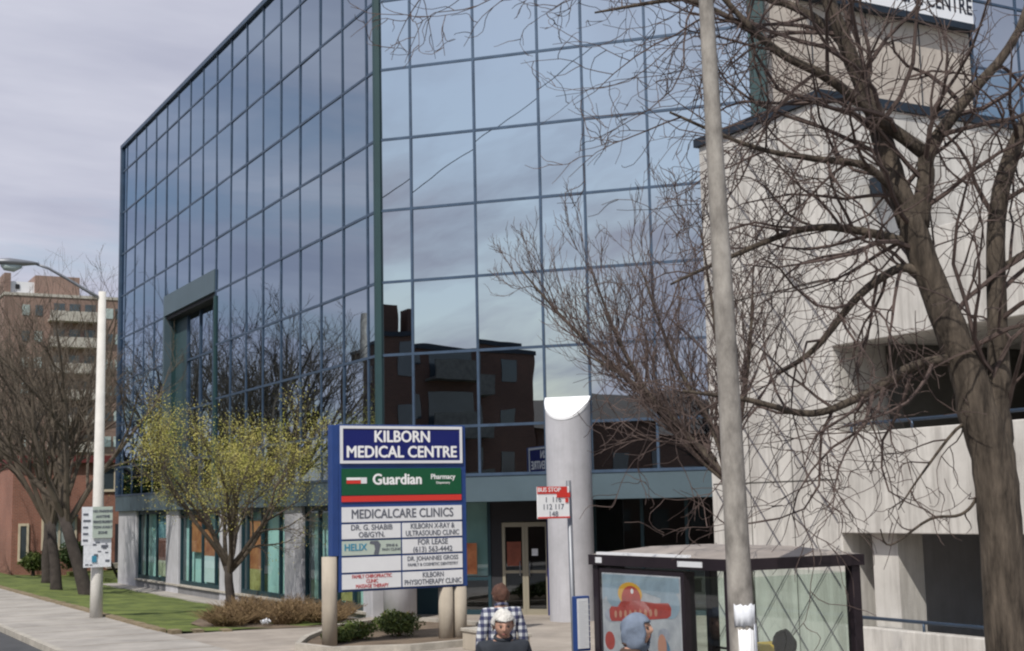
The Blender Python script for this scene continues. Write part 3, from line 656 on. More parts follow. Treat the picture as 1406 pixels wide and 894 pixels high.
# dry shrubs
def dryshrub(x, y, h, r, lb, rnd):
    s = thing('dry_shrub', lb, 'shrub', (x, y, gz(x, y)), 'leafless brown shrubs round the young tree')
    mb = MB(); z0 = gz(x, y)+.03
    for k in range(230):
        a = rnd.uniform(0, 6.283); rr = r*math.sqrt(rnd.random()); bx, by = x+math.cos(a)*rr*.45, y+math.sin(a)*rr*.45
        hh = h*rnd.uniform(.6, 1.1)*(1-.35*(rr/r)); ex, ey = x+math.cos(a)*rr*1.25+rnd.gauss(0, .08), y+math.sin(a)*rr*1.25+rnd.gauss(0, .08)
        mx_, my_ = (bx+ex)/2+rnd.gauss(0, .05), (by+ey)/2+rnd.gauss(0, .05)
        mb.tube([(bx, by, z0), (mx_, my_, z0+hh*.6), (ex, ey, z0+hh)], [.009, .006, .003], 3, False)
        for q in range(2): mb.tube([(mx_, my_, z0+hh*.55), (mx_+rnd.gauss(0, .15), my_+rnd.gauss(0, .15), z0+hh*rnd.uniform(.7, 1))], [.005, .0025], 3, False)
    mb.build('stems', M['drystem'], s)
    lf = MB(); leafmesh(lf, (x, y, z0+h*.45), r*1.05, r*1.05, h*.5, 500, .03, rnd, .1); lf.build('dead_leaves', M['drystem'], s)
DS = [(10.0, 32.6, .55, .75, 'low brown leafless shrub at the left end of the bed by the lawn'), (10.7, 33.2, .75, .8, 'brown leafless shrub just left of the young tree trunk'),
      (11.3, 32.2, .62, .7, 'brown leafless shrub in front of the young tree trunk'), (11.9, 33.4, .7, .8, 'brown leafless shrub just right of the young tree trunk'),
      (12.1, 31.9, .5, .65, 'low brown leafless shrub at the right end of the bed'), (12.6, 32.7, .6, .7, 'brown leafless shrub nearest the shop windows'), (11.0, 34.6, .7, .75, 'brown leafless shrub behind the young tree trunk')]
for a in DS: dryshrub(*a, rnd)
b_ = MB(); 
for k in range(3): leafmesh(b_, (10.55+k*.05, 31.75, .13), .11, .09, .05, 10, .06, rnd, .1)
tag(b_.build('litter_scrap', M['paper']), 'crumpled white litter scrap on the soil before the brown shrubs', 'litter')
# ------------------------------------------------------------------ trees
def grow(mb, tips, p, d, L, r, lvl, rnd, spread, up, twist=.16, sides=(7, 5, 4, 3), nseg=5, branch=(7, 6, 5), ratio=(.5, .5, .45), rmin=.0035, kink=0., droop=0.):
    d = d.normalized(); pts = [p.copy()]; rad = [r]; dirs = [d.copy()]
    seg = L/nseg; curl = Vector((rnd.gauss(0, 1), rnd.gauss(0, 1), rnd.gauss(0, .8)))*(kink*.5)
    for i in range(nseg):
        if kink and i == nseg//2: curl = -curl*.9
        d = (d + curl + Vector((rnd.gauss(0, twist), rnd.gauss(0, twist), rnd.gauss(0, twist) + up*.12 - droop*.1*(i/nseg)))).normalized()
        pts.append(pts[-1] + d*seg); dirs.append(d.copy()); rad.append(max(rmin*(1-.45*(i+1)/nseg), r*(1-.8*(i+1)/nseg)))
    mb.tube(pts, rad, sides[min(lvl, 3)], False)
    if lvl >= len(branch): tips.append(pts[-1]); return
    nb = branch[lvl]
    for k in range(nb):
        f = .2 + .8*(k+rnd.random()*.8)/nb; f = min(f, .98); i = min(int(f*nseg), nseg-1); q = f*nseg - i
        bp = pts[i].lerp(pts[i+1], q); br = (rad[i]*(1-q)+rad[i+1]*q)*.62; ax = dirs[i].orthogonal().normalized()
        ax.rotate(Quaternion(dirs[i], rnd.uniform(0, 6.283)))
        nd = (dirs[i]*math.cos(spread) + ax*math.sin(spread)*rnd.uniform(.7, 1.2)); nd.z += up*.15
        grow(mb, tips, bp, nd, L*ratio[lvl]*rnd.uniform(.6, 1.3)*(1.15-.5*f), max(br, rmin), lvl+1, rnd, spread*rnd.uniform(.85, 1.2), up, twist*1.12, sides, (max(3, nseg-1) if not kink else 7), branch, ratio, rmin, kink, droop)
def limb(mb, tips, pts, radii, rnd, nb, L, ratio, branch, spread, up, rmin, start=.1, bias=None, sides=9, twist=.2, droop=0., kink=0.):
    pts = [Vector(p) for p in pts]
    # resample a smooth polyline
    dens = []; rr = []
    for i in range(len(pts)-1):
        p0 = pts[max(i-1, 0)]; p1 = pts[i]; p2 = pts[i+1]; p3 = pts[min(i+2, len(pts)-1)]
        for k in range(5):
            t = k/5; q = .5*((2*p1)+(p2-p0)*t+(2*p0-5*p1+4*p2-p3)*t*t+(3*p1-p0-3*p2+p3)*t**3)
            dens.append(q + Vector((rnd.gauss(0, 1), rnd.gauss(0, 1), rnd.gauss(0, 1)))*radii[i]*.04); rr.append((radii[i]*(1-t)+radii[i+1]*t)*rnd.uniform(.98, 1.02))
    dens.append(pts[-1]); rr.append(radii[-1])
    mb.tube(dens, rr, sides, True)
    if not nb: return
    cb = tips[1]
    n = len(dens)-1
    for k in range(nb):
        f = start+(1-start)*(k+rnd.random())/nb; i = min(int(f*n), n-1); d = (dens[i+1]-dens[i]).normalized()
        ax = d.orthogonal().normalized(); ax.rotate(Quaternion(d, rnd.uniform(0, 6.283)))
        nd = d*math.cos(spread)+ax*math.sin(spread); nd.z += up*.2
        if bias is not None: nd += Vector(bias)
        grow(cb, tips[0], dens[i], nd, L*rnd.uniform(.55, 1.25)*(1.1-.4*f), max(min(rr[i]*.45, .024), rmin*1.8), 1, rnd, spread, up, twist, (6, 5, 4, 3), 7 if kink else 6, branch, ratio, rmin, kink, droop)
def bare_tree(name, lb, base, H, trunk_r, lean, seed, group=None, m1='bark2', m2='twig2', nmain=6, spread=.6, tr_h=.28, branch=(6, 7, 6), rmin=.012, leaf=None, up=.5, wide=.55, ratio=(.62, .55, .5), mainratio=1.0):
    rn = random.Random(seed); b = Vector(base)
    t = thing(name, lb, 'tree', base, group)
    tk = MB(); cr = MB(); tips = []
    th = H*tr_h; top = b + Vector((lean[0]*th, lean[1]*th, th))
    tk.tube([b+Vector((0, 0, -.2)), b.lerp(top, .05), b.lerp(top, .35)+Vector((rn.gauss(0, .05), rn.gauss(0, .05), 0)), b.lerp(top, .7), top], [trunk_r*1.5, trunk_r*1.15, trunk_r, trunk_r*.88, trunk_r*.8], 10)
    for k in range(nmain):
        a = 6.283*k/nmain + rn.uniform(-.4, .4); s_ = rn.uniform(.35, 1.0)*wide
        d = Vector((math.cos(a)*s_+lean[0]*.6, math.sin(a)*s_+lean[1]*.6, 1))
        grow(cr, tips, b.lerp(top, rn.uniform(.8, 1.0)), d, (H-th)*rn.uniform(.75, 1.0)*mainratio, trunk_r*.55, 0, rn, spread, up, .11, (7, 5, 4, 3), 7, branch, ratio, rmin)
    tk.build('trunk', M[m1], t, True); cr.build('crown', M[m2], t)
    return t, tips
# the big tree in front of the garage
bt = thing('street_tree', 'big leafless street tree with a thick trunk in front of the garage', 'tree', (9.0, 8.2, 0))
tk = MB(); cr = MB(); tips = []; T2 = (tips, cr); rn = random.Random(21)
B3 = (7, 6)
main = [(8.98, 8.2, -.1), (9.0, 8.2, .5), (9.02, 8.19, 1.44), (9.03, 8.19, 2.5), (8.98, 8.22, 3.15), (8.82, 8.3, 3.84), (8.63, 8.41, 4.5), (8.50, 8.47, 5.05)]
limb(tk, T2, main, [.28, .215, .18, .176, .182, .142, .122, .115], rn, 0, 0, 0, 0, 0, 0, .01, sides=18)
LB = dict(ratio=(.72, .64, .6), branch=(5, 5, 3), spread=.95, up=.08, rmin=.0044, twist=.13, kink=.42)
limb(tk, T2, [(8.94, 8.24, 3.38), (8.81, 8.31, 3.86), (8.62, 8.41, 4.54), (8.50, 8.47, 5.02)], [.10, .10, .10, .10], rn, 7, 2.2, **{**LB, 'bias': (-.3, .1, -.1)}, start=.2, sides=14)
limb(tk, T2, [(8.50, 8.47, 5.0), (8.44, 8.6, 5.5), (8.38, 8.7, 6.0), (8.2, 8.8, 6.6), (8.0, 8.9, 7.3), (7.8, 9.2, 8.6)], [.11, .095, .085, .07, .055, .02], rn, 13, 2.3, **LB, sides=12)
limb(tk, T2, [(8.55, 8.44, 4.98), (8.62, 8.39, 5.35), (8.66, 8.37, 5.62), (8.92, 8.22, 6.03), (9.40, 7.97, 6.68), (9.8, 7.9, 7.8)], [.095, .075, .065, .05, .035, .012], rn, 11, 1.9, **LB)
limb(tk, T2, [(8.64, 8.38, 5.6), (8.36, 8.5, 5.83), (8.14, 8.5, 5.95), (7.78, 8.6, 6.22), (7.35, 8.75, 6.45), (7.0, 8.9, 6.85), (6.6, 9.0, 7.3)], [.065, .055, .05, .042, .033, .025, .01], rn, 12, 2.0, **LB)
limb(tk, T2, [(9.03, 8.19, 2.75), (9.04, 8.17, 3.3), (9.08, 8.14, 3.95), (9.12, 8.1, 5.0), (9.28, 8.02, 5.6), (9.5, 7.9, 6.1), (9.9, 7.6, 7.4)], [.13, .12, .085, .076, .07, .05, .02], rn, 12, 1.9, **LB, sides=12)
limb(tk, T2, [(8.32, 8.73, 6.2), (8.26, 9.0, 6.8), (8.0, 9.6, 7.3), (7.6, 10.4, 7.5), (7.2, 11.3, 7.6)], [.06, .045, .035, .025, .01], rn, 12, 2.0, **LB)
# drooping side limbs towards the street and the pole
limb(tk, T2, [(8.62, 8.41, 4.5), (8.4, 8.5, 4.62), (8.1, 8.7, 4.4), (7.75, 8.9, 3.95), (7.5, 9.1, 3.75)], [.05, .04, .034, .026, .012], rn, 12, 1.7, **{**LB, 'up': -.1})
limb(tk, T2, [(8.80, 8.31, 3.85), (8.4, 8.45, 3.78), (8.0, 8.6, 3.55), (7.6, 8.8, 3.4), (7.1, 9.0, 3.52), (6.6, 9.2, 3.6)], [.05, .04, .035, .03, .022, .01], rn, 14, 1.5, **{**LB, 'up': -.1})
limb(tk, T2, [(8.55, 8.45, 4.8), (8.2, 8.7, 4.95), (7.8, 9.0, 5.0), (7.3, 9.3, 4.8), (6.8, 9.6, 4.55)], [.05, .038, .03, .022, .01], rn, 14, 1.8, **{**LB, 'up': .05})
limb(tk, T2, [(8.50, 8.46, 5.1), (8.1, 8.5, 5.45), (7.6, 8.6, 5.5), (7.1, 8.8, 5.6), (6.5, 9.1, 5.9)], [.045, .035, .028, .02, .01], rn, 13, 1.7, **LB)
limb(tk, T2, [(9.02, 8.18, 3.1), (8.9, 8.3, 2.7), (8.75, 8.35, 2.55), (8.45, 8.4, 2.52), (8.1, 8.5, 2.32), (8.0, 8.5, 2.45)], [.016, .015, .013, .012, .009, .005], rn, 4, .35, **{**LB, 'branch': (2,)})
limb(tk, T2, [(9.04, 8.18, 3.2), (8.8, 8.3, 3.3), (8.5, 8.5, 2.9), (8.3, 8.6, 2.6)], [.02, .015, .01, .005], rn, 7, .7, **{**LB, 'up': -.2, 'branch': (4, 3)})
limb(tk, T2, [(9.15, 8.1, 4.6), (9.5, 7.8, 4.9), (10.0, 7.6, 5.4), (10.4, 7.5, 5.9)], [.035, .03, .02, .01], rn, 10, 1.4, **LB)
limb(tk, T2, [(7.6, 8.8, 6.4), (7.1, 9.2, 6.9), (6.4, 9.6, 7.2), (5.6, 10.0, 7.35), (4.9, 10.4, 7.2)], [.03, .025, .02, .014, .006], rn, 12, 1.3, **{**LB, 'up': -.05})
tk.build('trunk', M['bark'], bt, True); cr.build('crown', M['twig'], bt)
# smaller spreading tree between the shelter and the entrance
t2 = thing('street_tree', 'fine-twigged leafless tree whose crown spreads before the entrance column', 'tree', (10.66, 13.58, 0))
tk = MB(); cr = MB(); tips = []; T2 = (tips, cr); rn = random.Random(77)
S2 = dict(ratio=(.55, .5, .5), branch=(6, 6, 4), spread=.5, up=.75, rmin=.004, twist=.11, kink=.2)
limb(tk, T2, [(10.66, 13.58, -.1), (10.64, 13.6, 1.0), (10.58, 13.62, 2.3), (10.48, 13.68, 3.0)], [.12, .085, .07, .06], rn, 0, 0, 0, 0, 0, 0, .01)
for pts in ([(10.12, 13.85, 2.9), (9.8, 14.3, 3.4), (9.5, 14.8, 4.1), (9.2, 15.2, 5.1)], [(10.12, 13.85, 2.95), (9.95, 14.0, 3.7), (9.6, 14.3, 4.6), (9.3, 14.6, 5.9)], [(10.14, 13.84, 2.9), (9.8, 14.1, 3.4), (9.3, 14.6, 4.2), (8.7, 15.3, 4.8)],
            [(10.12, 13.85, 3.0), (10.1, 13.9, 4.0), (10.0, 13.9, 5.1), (9.9, 14.0, 6.4)], [(10.13, 13.84, 3.0), (10.4, 13.9, 3.9), (10.6, 13.9, 4.9), (10.7, 13.9, 5.9)],
            [(10.0, 14.0, 3.2), (9.5, 14.6, 4.0), (9.2, 15.0, 4.9), (9.0, 15.4, 6.0)], [(9.9, 14.2, 3.3), (9.4, 15.0, 4.3), (8.9, 15.8, 5.2), (8.5, 16.5, 6.1)]):
    q0 = Vector(pts[0]); pts = [tuple(q0 + (Vector(p)-q0)*.92 + Vector((.36, -.17, 0))) for p in pts]
    limb(tk, T2, pts, [.045, .034, .024, .008], rn, 15, 1.5, start=.08, sides=7, **S2)
tk.build('trunk', M['bark'], t2, True); cr.build('crown', M['twig'], t2)
# leafing young tree
yt, tips = bare_tree('young_tree', 'young street tree in yellow-green spring leaf by the shop windows', (11.1, 36.2, -.1), 5.75, .13, (-.02, 0), 14, m1='bark2', m2='twig2', nmain=9, wide=1.0, tr_h=.24, branch=(7, 7, 5), rmin=.006, ratio=(.52, .5, .5), spread=.6, up=.35, mainratio=.92)
lf = MB(); rn = random.Random(8)
for p in tips:
    if rn.random() < .3: continue
    for q in range(rn.choice((10, 20, 34)) if p.z > 2.9 else rn.choice((3, 5, 9))):
        c = p + Vector((rn.gauss(0, .15), rn.gauss(0, .15), rn.gauss(0, .15))); qq = Quaternion((rn.gauss(0, 1), rn.gauss(0, 1), rn.gauss(0, 1), rn.gauss(0, 1))).normalized(); k = rn.uniform(.013, .028)
        lf.add([tuple(c+qq@Vector(a)) for a in ((-k, 0, 0), (0, -k*.6, 0), (k, 0, 0), (0, k*.6, 0))], [(0, 1, 2, 3)])
lf.build('foliage', M['leafy'], yt)
# row of bare trees on the lawn to the left
LT = [((10.35, 50.5, -.15), 10.6, .23, (-.28, .1), 31, 'leaning bare tree with forked dark trunk just left of the lamp post'),
      ((10.0, 54.2, -.1), 9.2, .2, (-.08, .1), 32, 'bare tree on the lawn, nearer trunk of the close pair'),
      ((10.98, 61.6, -.1), 10.5, .21, (.0, 0), 33, 'bare tree on the lawn, farther trunk of the close pair'),
      ((12.55, 76.3, -.1), 12.0, .25, (0, 0), 34, 'bare tree farthest back on the lawn by the white notice board'),
      ((8.9, 66.0, -.1), 11.0, .22, (-.05, 0), 35, 'bare tree by the pavement at the left edge'),
      ((14.6, 84.0, -.1), 17.5, .3, (.05, 0), 36, 'tallest bare tree rising behind the others against the brick tower')]
for b, H, r, ln, sd_, lb in LT:
    bare_tree('lawn_tree', lb, b, H, r, ln, sd_, 'bare trees on the lawn', m1='bark2', m2='twig2', nmain=6, wide=.72, branch=(6, 6, 5), rmin=.009, ratio=(.58, .52, .5))
sp = thing('sapling', 'thin dark sapling leaning on the lawn behind the lamp post', 'tree', (14.2, 62.5, -.1))
s_ = MB(); s_.tube([(14.2, 62.5, -.2), (13.7, 62.5, .8), (13.3, 62.6, 1.9), (13.2, 62.7, 2.8)], [.07, .06, .045, .02], 7); s_.build('trunk', M['bark2'], sp, True)
s_ = MB(); tp_ = []; rn = random.Random(4)
for k in range(8): grow(s_, tp_, Vector((13.45-.03*k, 62.6, 1.2+.2*k)), Vector((rn.gauss(0, 1), rn.gauss(0, 1), 1)), .9, .02, 2, rn, .6, .3, rmin=.008)
s_.build('crown', M['twig2'], sp)
# ------------------------------------------------------------------ street lamp
sl_ = thing('street_lamp', 'tall pale street lamp with a curved arm at the pavement edge', 'street lamp', (8.02, 37.9, 0))
b_ = MB(); b_.tube([(8.02, 37.9, -.1), (8.02, 37.9, 1.0), (8.03, 37.9, 8.7)], [.17, .16, .1], 16); b_.build('pole', M['lamp'], sl_, True)
b_ = MB(); b_.tube([(8.0, 37.9, 8.5), (7.6, 37.9, 8.72), (7.1, 37.9, 9.0), (6.6, 37.9, 9.26), (6.25, 37.9, 9.36)], [.05, .045, .04, .035, .03], 8); b_.build('arm', M['greymetal'], sl_, True)
b_ = MB(); b_.tube([(6.35, 37.9, 9.36), (6.2, 37.9, 9.37), (5.95, 37.9, 9.36), (5.6, 37.9, 9.36), (5.35, 37.9, 9.36), (5.27, 37.9, 9.35)], [.04, .07, .11, .14, .10, .03], 12)
for k, v in enumerate(b_.v): b_.v[k] = (v[0], 37.9+(v[1]-37.9)*1.3, 9.36+(v[2]-9.36)*.75)
b_.build('lamp_head', M['greymetal'], sl_, True)
b_ = MB(); b_.tube([(5.92, 37.9, 9.28), (5.72, 37.9, 9.22), (5.5, 37.9, 9.24), (5.4, 37.9, 9.28)], [.06, .12, .11, .04], 12); b_.build('lens', M['winpale'], sl_, True)
# notice boards on the lamp
ns = thing('notice_board', 'battered white notice boards strapped behind the street lamp post', 'notice board', (7.95, 37.65, 2))
b_ = MB(); b_.box((7.56, 37.66, 1.9), (7.86, 37.69, 2.9)); b_.box((7.62, 37.665, 1.32), (8.33, 37.695, 2.12)); b_.build('board', M['paper'], ns)
b_ = MB(); b_.box((7.83, 37.60, 2.08), (8.34, 37.63, 2.9)); b_.build('board', M['palegreen'], ns)
for i, ln in enumerate(('NO PARKING', 'ANYTIME', 'PRIVATE PROPERTY', 'TOW AWAY', 'ZONE')):
    text(ln, .095, M['grey'], ns, (8.085, 37.594, 2.78-i*.14), (1, 0, 0), (0, 0, 1), bold=.003, sx=.9 if len(ln) < 12 else .6)
b_ = MB()
rn = random.Random(2)
for k in range(12):
    x = rn.uniform(7.64, 8.2); z = rn.uniform(1.36, 1.95); b_.box((x, 37.655, z), (x+rn.uniform(.04, .13), 37.6645, z+rn.uniform(.015, .07)))
for k in range(5): b_.box((7.59, 37.65, 2.0+k*.17), (7.59+rn.uniform(.06, .2), 37.6595, 2.05+k*.17))
b_.build('print', M['grey'], ns)
b_ = MB(); b_.box((7.83, 37.64, 1.45), (7.95, 37.654, 1.62)); b_.build('sticker', M['cyan'], ns)
# ------------------------------------------------------------------ utility pole
up_ = thing('utility_pole', 'weathered utility pole standing before the bus shelter', 'utility pole', (6.17, 7.95, 0))
b_ = MB(); b_.tube([(6.175, 7.95, -.1), (6.14, 7.95, 1.65), (6.10, 7.95, 4), (6.045, 7.95, 6.42), (6.0, 7.95, 9.4)], [.105, .092, .074, .054, .045], 18); b_.build('pole', M['pole'], up_, True)
def wrap(name, lb, z0, z1, a0, a1, m_, seed):
    rn = random.Random(seed); b_ = MB(); n = 10; vs = []
    for k in range(n+1):
        a = a0+(a1-a0)*k/n; r = .0975+.003*math.sin(k*2.1)
        for z in (z0+rn.uniform(-.01, .01), (z0+z1)/2, z1+rn.uniform(-.01, .01)):
            vs.append((6.14+r*math.cos(a), 7.95+r*math.sin(a), z))
    b_.add(vs, [(k*3+j, (k+1)*3+j, (k+1)*3+j+1, k*3+j+1) for k in range(n) for j in range(2)])
    o = b_.build(name, m_, None, True); tag(o, lb, 'paper', 'papers pasted on the utility pole'); 
    md = o.modifiers.new('solid', 'SOLIDIFY'); md.thickness = .002
wrap('paper_notice', 'crumpled white paper wrapped highest on the utility pole', 1.83, 1.98, R(200), R(300), M['paper'], 1)
wrap('paper_notice', 'long white paper notice pasted below the topmost paper', 1.42, 1.81, R(215), R(285), M['whitetext'], 2)
wrap('paper_notice', 'greyish weathered paper to the right on the utility pole', 1.5, 1.84, R(290), R(330), M['paper'], 3)
# ------------------------------------------------------------------ bus shelter
sh = thing('bus_shelter', 'dark-framed glass bus shelter with a lit poster panel behind the pole', 'bus shelter', (7.5, 9.8, 0))
SX0, SX1, SY0, SY1, ZT = 6.75, 8.0, 8.85, 10.8, 2.155
for x, y in ((SX0, SY0), (SX1, SY0), (SX0, SY1), (SX1, SY1)):
    b_ = MB(); b_.box((x-.045, y-.045, 0), (x+.045, y+.045, ZT)); b_.build('post', M['shelter'], sh, bevel=.008)
for a, b in (((SX0-.07, SY0-.07), (SX1+.07, SY0+.05)), ((SX0-.07, SY1-.05), (SX1+.07, SY1+.07)), ((SX0-.07, SY0+.05), (SX0+.05, SY1-.05)), ((SX1-.05, SY0+.05), (SX1+.07, SY1-.05))):
    b_ = MB(); b_.box((*a, ZT), (*b, ZT+.09)); b_.build('roof_beam', M['shelter'], sh)
b_ = MB(); c = ((SX0+SX1)/2, (SY0+SY1)/2)
b_.add([(SX0-.05, SY0-.05, ZT+.092), (SX1+.05, SY0-.05, ZT+.092), (SX1+.05, SY1+.05, ZT+.092), (SX0-.05, SY1+.05, ZT+.092), (SX0+.3, SY0+.4, ZT+.16), (SX1-.3, SY0+.4, ZT+.16), (SX1-.3, SY1-.4, ZT+.16), (SX0+.3, SY1-.4, ZT+.16)],
       [(0, 1, 5, 4), (1, 2, 6, 5), (2, 3, 7, 6), (3, 0, 4, 7), (4, 5, 6, 7), (3, 2, 1, 0)]); b_.build('roof', M['sheltertop'], sh)
b_ = MB(); b_.box((SX0-.065, SY1-.06, ZT+.092), (SX0-.02, SY0+.5, ZT+.115)); b_.build('roof_flashing', M['whitemetal'], sh)
for (x0, y0), (x1, y1) in (((SX0, SY0+.56), (SX0, SY0+.05)), ((SX0+.05, SY0), (SX1-.05, SY0)), ((SX1, SY0+.05), (SX1, SY1-.05)), ((SX0+.6, SY1), (SX1-.05, SY1))):
    b_ = MB(); b_.quad((x0, y0, .25), (x1, y1, .25), (x1, y1, 2.1), (x0, y0, 2.1)); b_.build('glass_panel', M['sglass'], sh)
b_ = MB(); b_.tube([(SX0, SY0+.05, 1.25), (SX0, SY0+.55, 1.25)], .012, 6); b_.tube([(SX0+.05, SY0, 1.34), (SX1-.05, SY0, 1.34)], .012, 6); b_.tube([(SX1, SY0+.05, 1.34), (SX1, SY1-.05, 1.34)], .012, 6); b_.build('rail', M['shelter'], sh)
b_ = MB(); b_.box((SX0+.1, SY0-.012, 1.45), (SX0+.13, SY0+.012, 2.1)); b_.build('map_frame', M['shelter'], sh)
b_ = MB(); b_.box((SX0-.076, SY0+.28, ZT+.02), (SX0-.071, SY0+.62, ZT+.065)); b_.build('name_strip', M['white'], sh)
b_ = MB(); b_.box((SX0-.076, SY1-.16, ZT+.02), (SX0-.071, SY1-.06, ZT+.07)); b_.build('number_plate', M['white'], sh)
M['pglass'] = clear_glass('poster_glass', (.88, .90, .90), .16)
M['adpaper'] = mat('poster_paper', (.50, .53, .58), .35, noise=.25, nscale=5, noise2=(.62, .64, .66))
# poster panel (ad box) in the street side
PY0, PY1 = 9.42, 10.72
ad = MB(); ad.box((SX0-.05, PY0, .3), (SX0+.06, PY1, 2.13)); pb = ad.build('poster_box', M['shelter'], sh)
b_ = MB(); b_.box((SX0-.056, PY0+.05, .4), (SX0-.05, PY1-.05, 2.09)); tag(b_.build('poster', M['adpaper'], sh), 'white poster with red, blue and yellow printed shapes')
def adshape(pts, m_, dx, name='poster_print'):
    n_ = len(pts); x_ = SX0-.0565-dx
    b_ = MB(); b_.add([(x_, y, z) for y, z in pts]+[(x_+.0005, y, z) for y, z in pts], [tuple(range(n_)), tuple(range(n_, 2*n_))[::-1]]); b_.build(name, m_, sh)
def ell(cy_, cz_, ry, rz, n=20, rot=0): return [(cy_+ry*math.cos(a)*math.cos(rot)-rz*math.sin(a)*math.sin(rot), cz_+ry*math.cos(a)*math.sin(rot)+rz*math.sin(a)*math.cos(rot)) for a in [6.2832*k/n for k in range(n)]]
M['adblue'] = mat('print_blue', (.13, .27, .40), .5, noise=.35, nscale=9); M['adred'] = mat('print_red', (.48, .07, .05), .5, noise=.25, nscale=9); M['adsky'] = mat('print_sky', (.34, .44, .52), .5, noise=.3, nscale=3); M['adyel'] = mat('print_yellow', (.75, .42, .05), .5); M['adgrey'] = mat('print_grey', (.42, .44, .50), .5, noise=.3, nscale=12); M['adtan'] = mat('print_tan', (.60, .30, .20), .5)
adshape([(PY0+.06, 2.08), (PY1-.06, 2.08), (PY1-.06, 1.85), (PY1-.3, 2.0), (PY0+.3, 1.9), (PY0+.06, 1.96)], M['adsky'], .001)
adshape([(PY1-.17, 1.70), (PY1-.2, 1.67), (PY1-.6, 1.70), (PY0+.24, 1.745), (PY0+.19, 1.77), (PY0+.18, 1.83), (PY0+.22, 1.87), (PY0+.42, 1.86), (PY1-.62, 1.87), (PY1-.36, 1.85), (PY1-.3, 1.80), (PY1-.2, 1.80), (PY1-.165, 1.77)], M['adred'], .002)
for q in range(9): adshape(ell(PY1-.27-q*.078, 1.735+q*.006, .022, .032), M['adtan'], .0035)
adshape(ell(PY1-.32, 1.90, .2, .12), M['adsky'], .0012); adshape(ell(PY0+.2, 1.86, .14, .12), M['adsky'], .0012)
adshape(ell(PY1-.50, 1.92, .19, .10), M['adyel'], .0015); adshape(ell(PY1-.52, 1.88, .15, .11), M['adred'], .003); adshape(ell(PY1-.54, 1.945, .022, .022), M['whitetext'], .004)
adshape(ell(PY1-.62, 1.44, .09, .12, rot=.5), M['adblue'], .001); adshape(ell(PY1-.58, 1.49, .06, .13, rot=.5), M['adred'], .002); adshape(ell(PY1-.66, 1.60, .11, .07), M['adgrey'], .0008)
adshape(ell(PY0+.30, 1.46, .085, .11), M['adblue'], .001); adshape(ell(PY0+.33, 1.51, .065, .10), M['adtan'], .002); adshape(ell(PY0+.3, 1.60, .09, .06), M['adgrey'], .0008)
adshape(ell(PY1-.16, 1.50, .08, .08), M['adred'], .001); adshape(ell(PY0+.2, 1.38, .055, .05), M['adblue'], .0025); adshape(ell(PY1-.2, 1.72, .12, .06), M['adgrey'], .0008)
adshape(ell(PY0+.52, 1.26, .09, .09), M['adblue'], .001); adshape(ell(PY0+.52, 1.26, .05, .05), M['adsky'], .002); adshape([(PY0+.42, 1.13), (PY0+.07, 1.15), (PY0+.07, 1.3), (PY0+.36, 1.27)], M['adred'], .0015)
b_ = MB(); b_.quad((SX0-.068, PY0+.04, .4), (SX0-.068, PY1-.04, .4), (SX0-.068, PY1-.04, 2.09), (SX0-.068, PY0+.04, 2.09)); b_.build('poster_glass', M['pglass'], sh)
# lower printed part
adshape([(PY1-.1, .5), (PY0+.1, .5), (PY0+.1, .8), (PY1-.1, .74)], M['adblue'], .001)
bn = MB(); bn.box((SX1-.5, SY0+.35, .42), (SX1-.1, SY1-.35, .46)); bn.box((SX1-.35, SY0+.5, 0), (SX1-.25, SY0+.56, .42)); bn.box((SX1-.35, SY1-.56, 0), (SX1-.25, SY1-.5, .42)); bn.build('bench', M['shelter'], sh)
# ------------------------------------------------------------------ bus stop
bs = thing('bus_stop_sign', 'red and white bus stop plate on a slim pole left of the shelter', 'bus stop sign', (6.63, 11.05, 0))
b_ = MB(); b_.tube([(6.63, 11.05, 0), (6.60, 11.05, 2.92)], .024, 10); b_.build('pole', M['greymetal'], bs, True)
b_ = MB(); b_.box((6.235, 11.0, 2.575), (6.575, 11.012, 2.865)); b_.build('plate', M['whitetext'], bs, bevel=.003)
b_ = MB(); b_.box((6.235, 10.996, 2.80), (6.55, 10.9995, 2.865)); b_.box((6.235, 10.996, 2.578), (6.575, 10.9995, 2.592))
b_.prism([(6.44, 10.994), (6.58, 10.994), (6.58, 10.9995), (6.44, 10.9995)], 2.765, 2.81); b_.box((6.53, 10.993, 2.72), (6.56, 10.9995, 2.76)); b_.build('red_band', M['red'], bs)
text('BUS STOP', .055, M['whitetext'], bs, (6.36, 10.994, 2.835), (1, 0, 0), (0, 0, 1), depth=.001, bold=.001)
for i, ln in enumerate(('1  116', '112 117', '148')): text(ln, .07, M['grey'], bs, (6.40, 10.998, 2.745-i*.065), (1, 0, 0), (0, 0, 1), depth=.001)
tt = thing('timetable_case', 'narrow blue timetable case on the slim bus stop pole', 'timetable', (6.63, 10.98, 1.3))
b_ = MB(); b_.box((6.57, 10.93, 1.38), (6.72, 11.0, 1.87)); b_.build('case', M['blue'], tt, bevel=.008)
b_ = MB(); b_.box((6.583, 10.924, 1.405), (6.70, 10.9295, 1.85)); b_.build('timetable', M['white'], tt)
b_ = MB()
for k in range(26): b_.box((6.595, 10.9215, 1.425+k*.016), (6.595+.06+.03*((k*7) % 3), 10.9238, 1.429+k*.016))
b_.build('print', M['white'], tt)
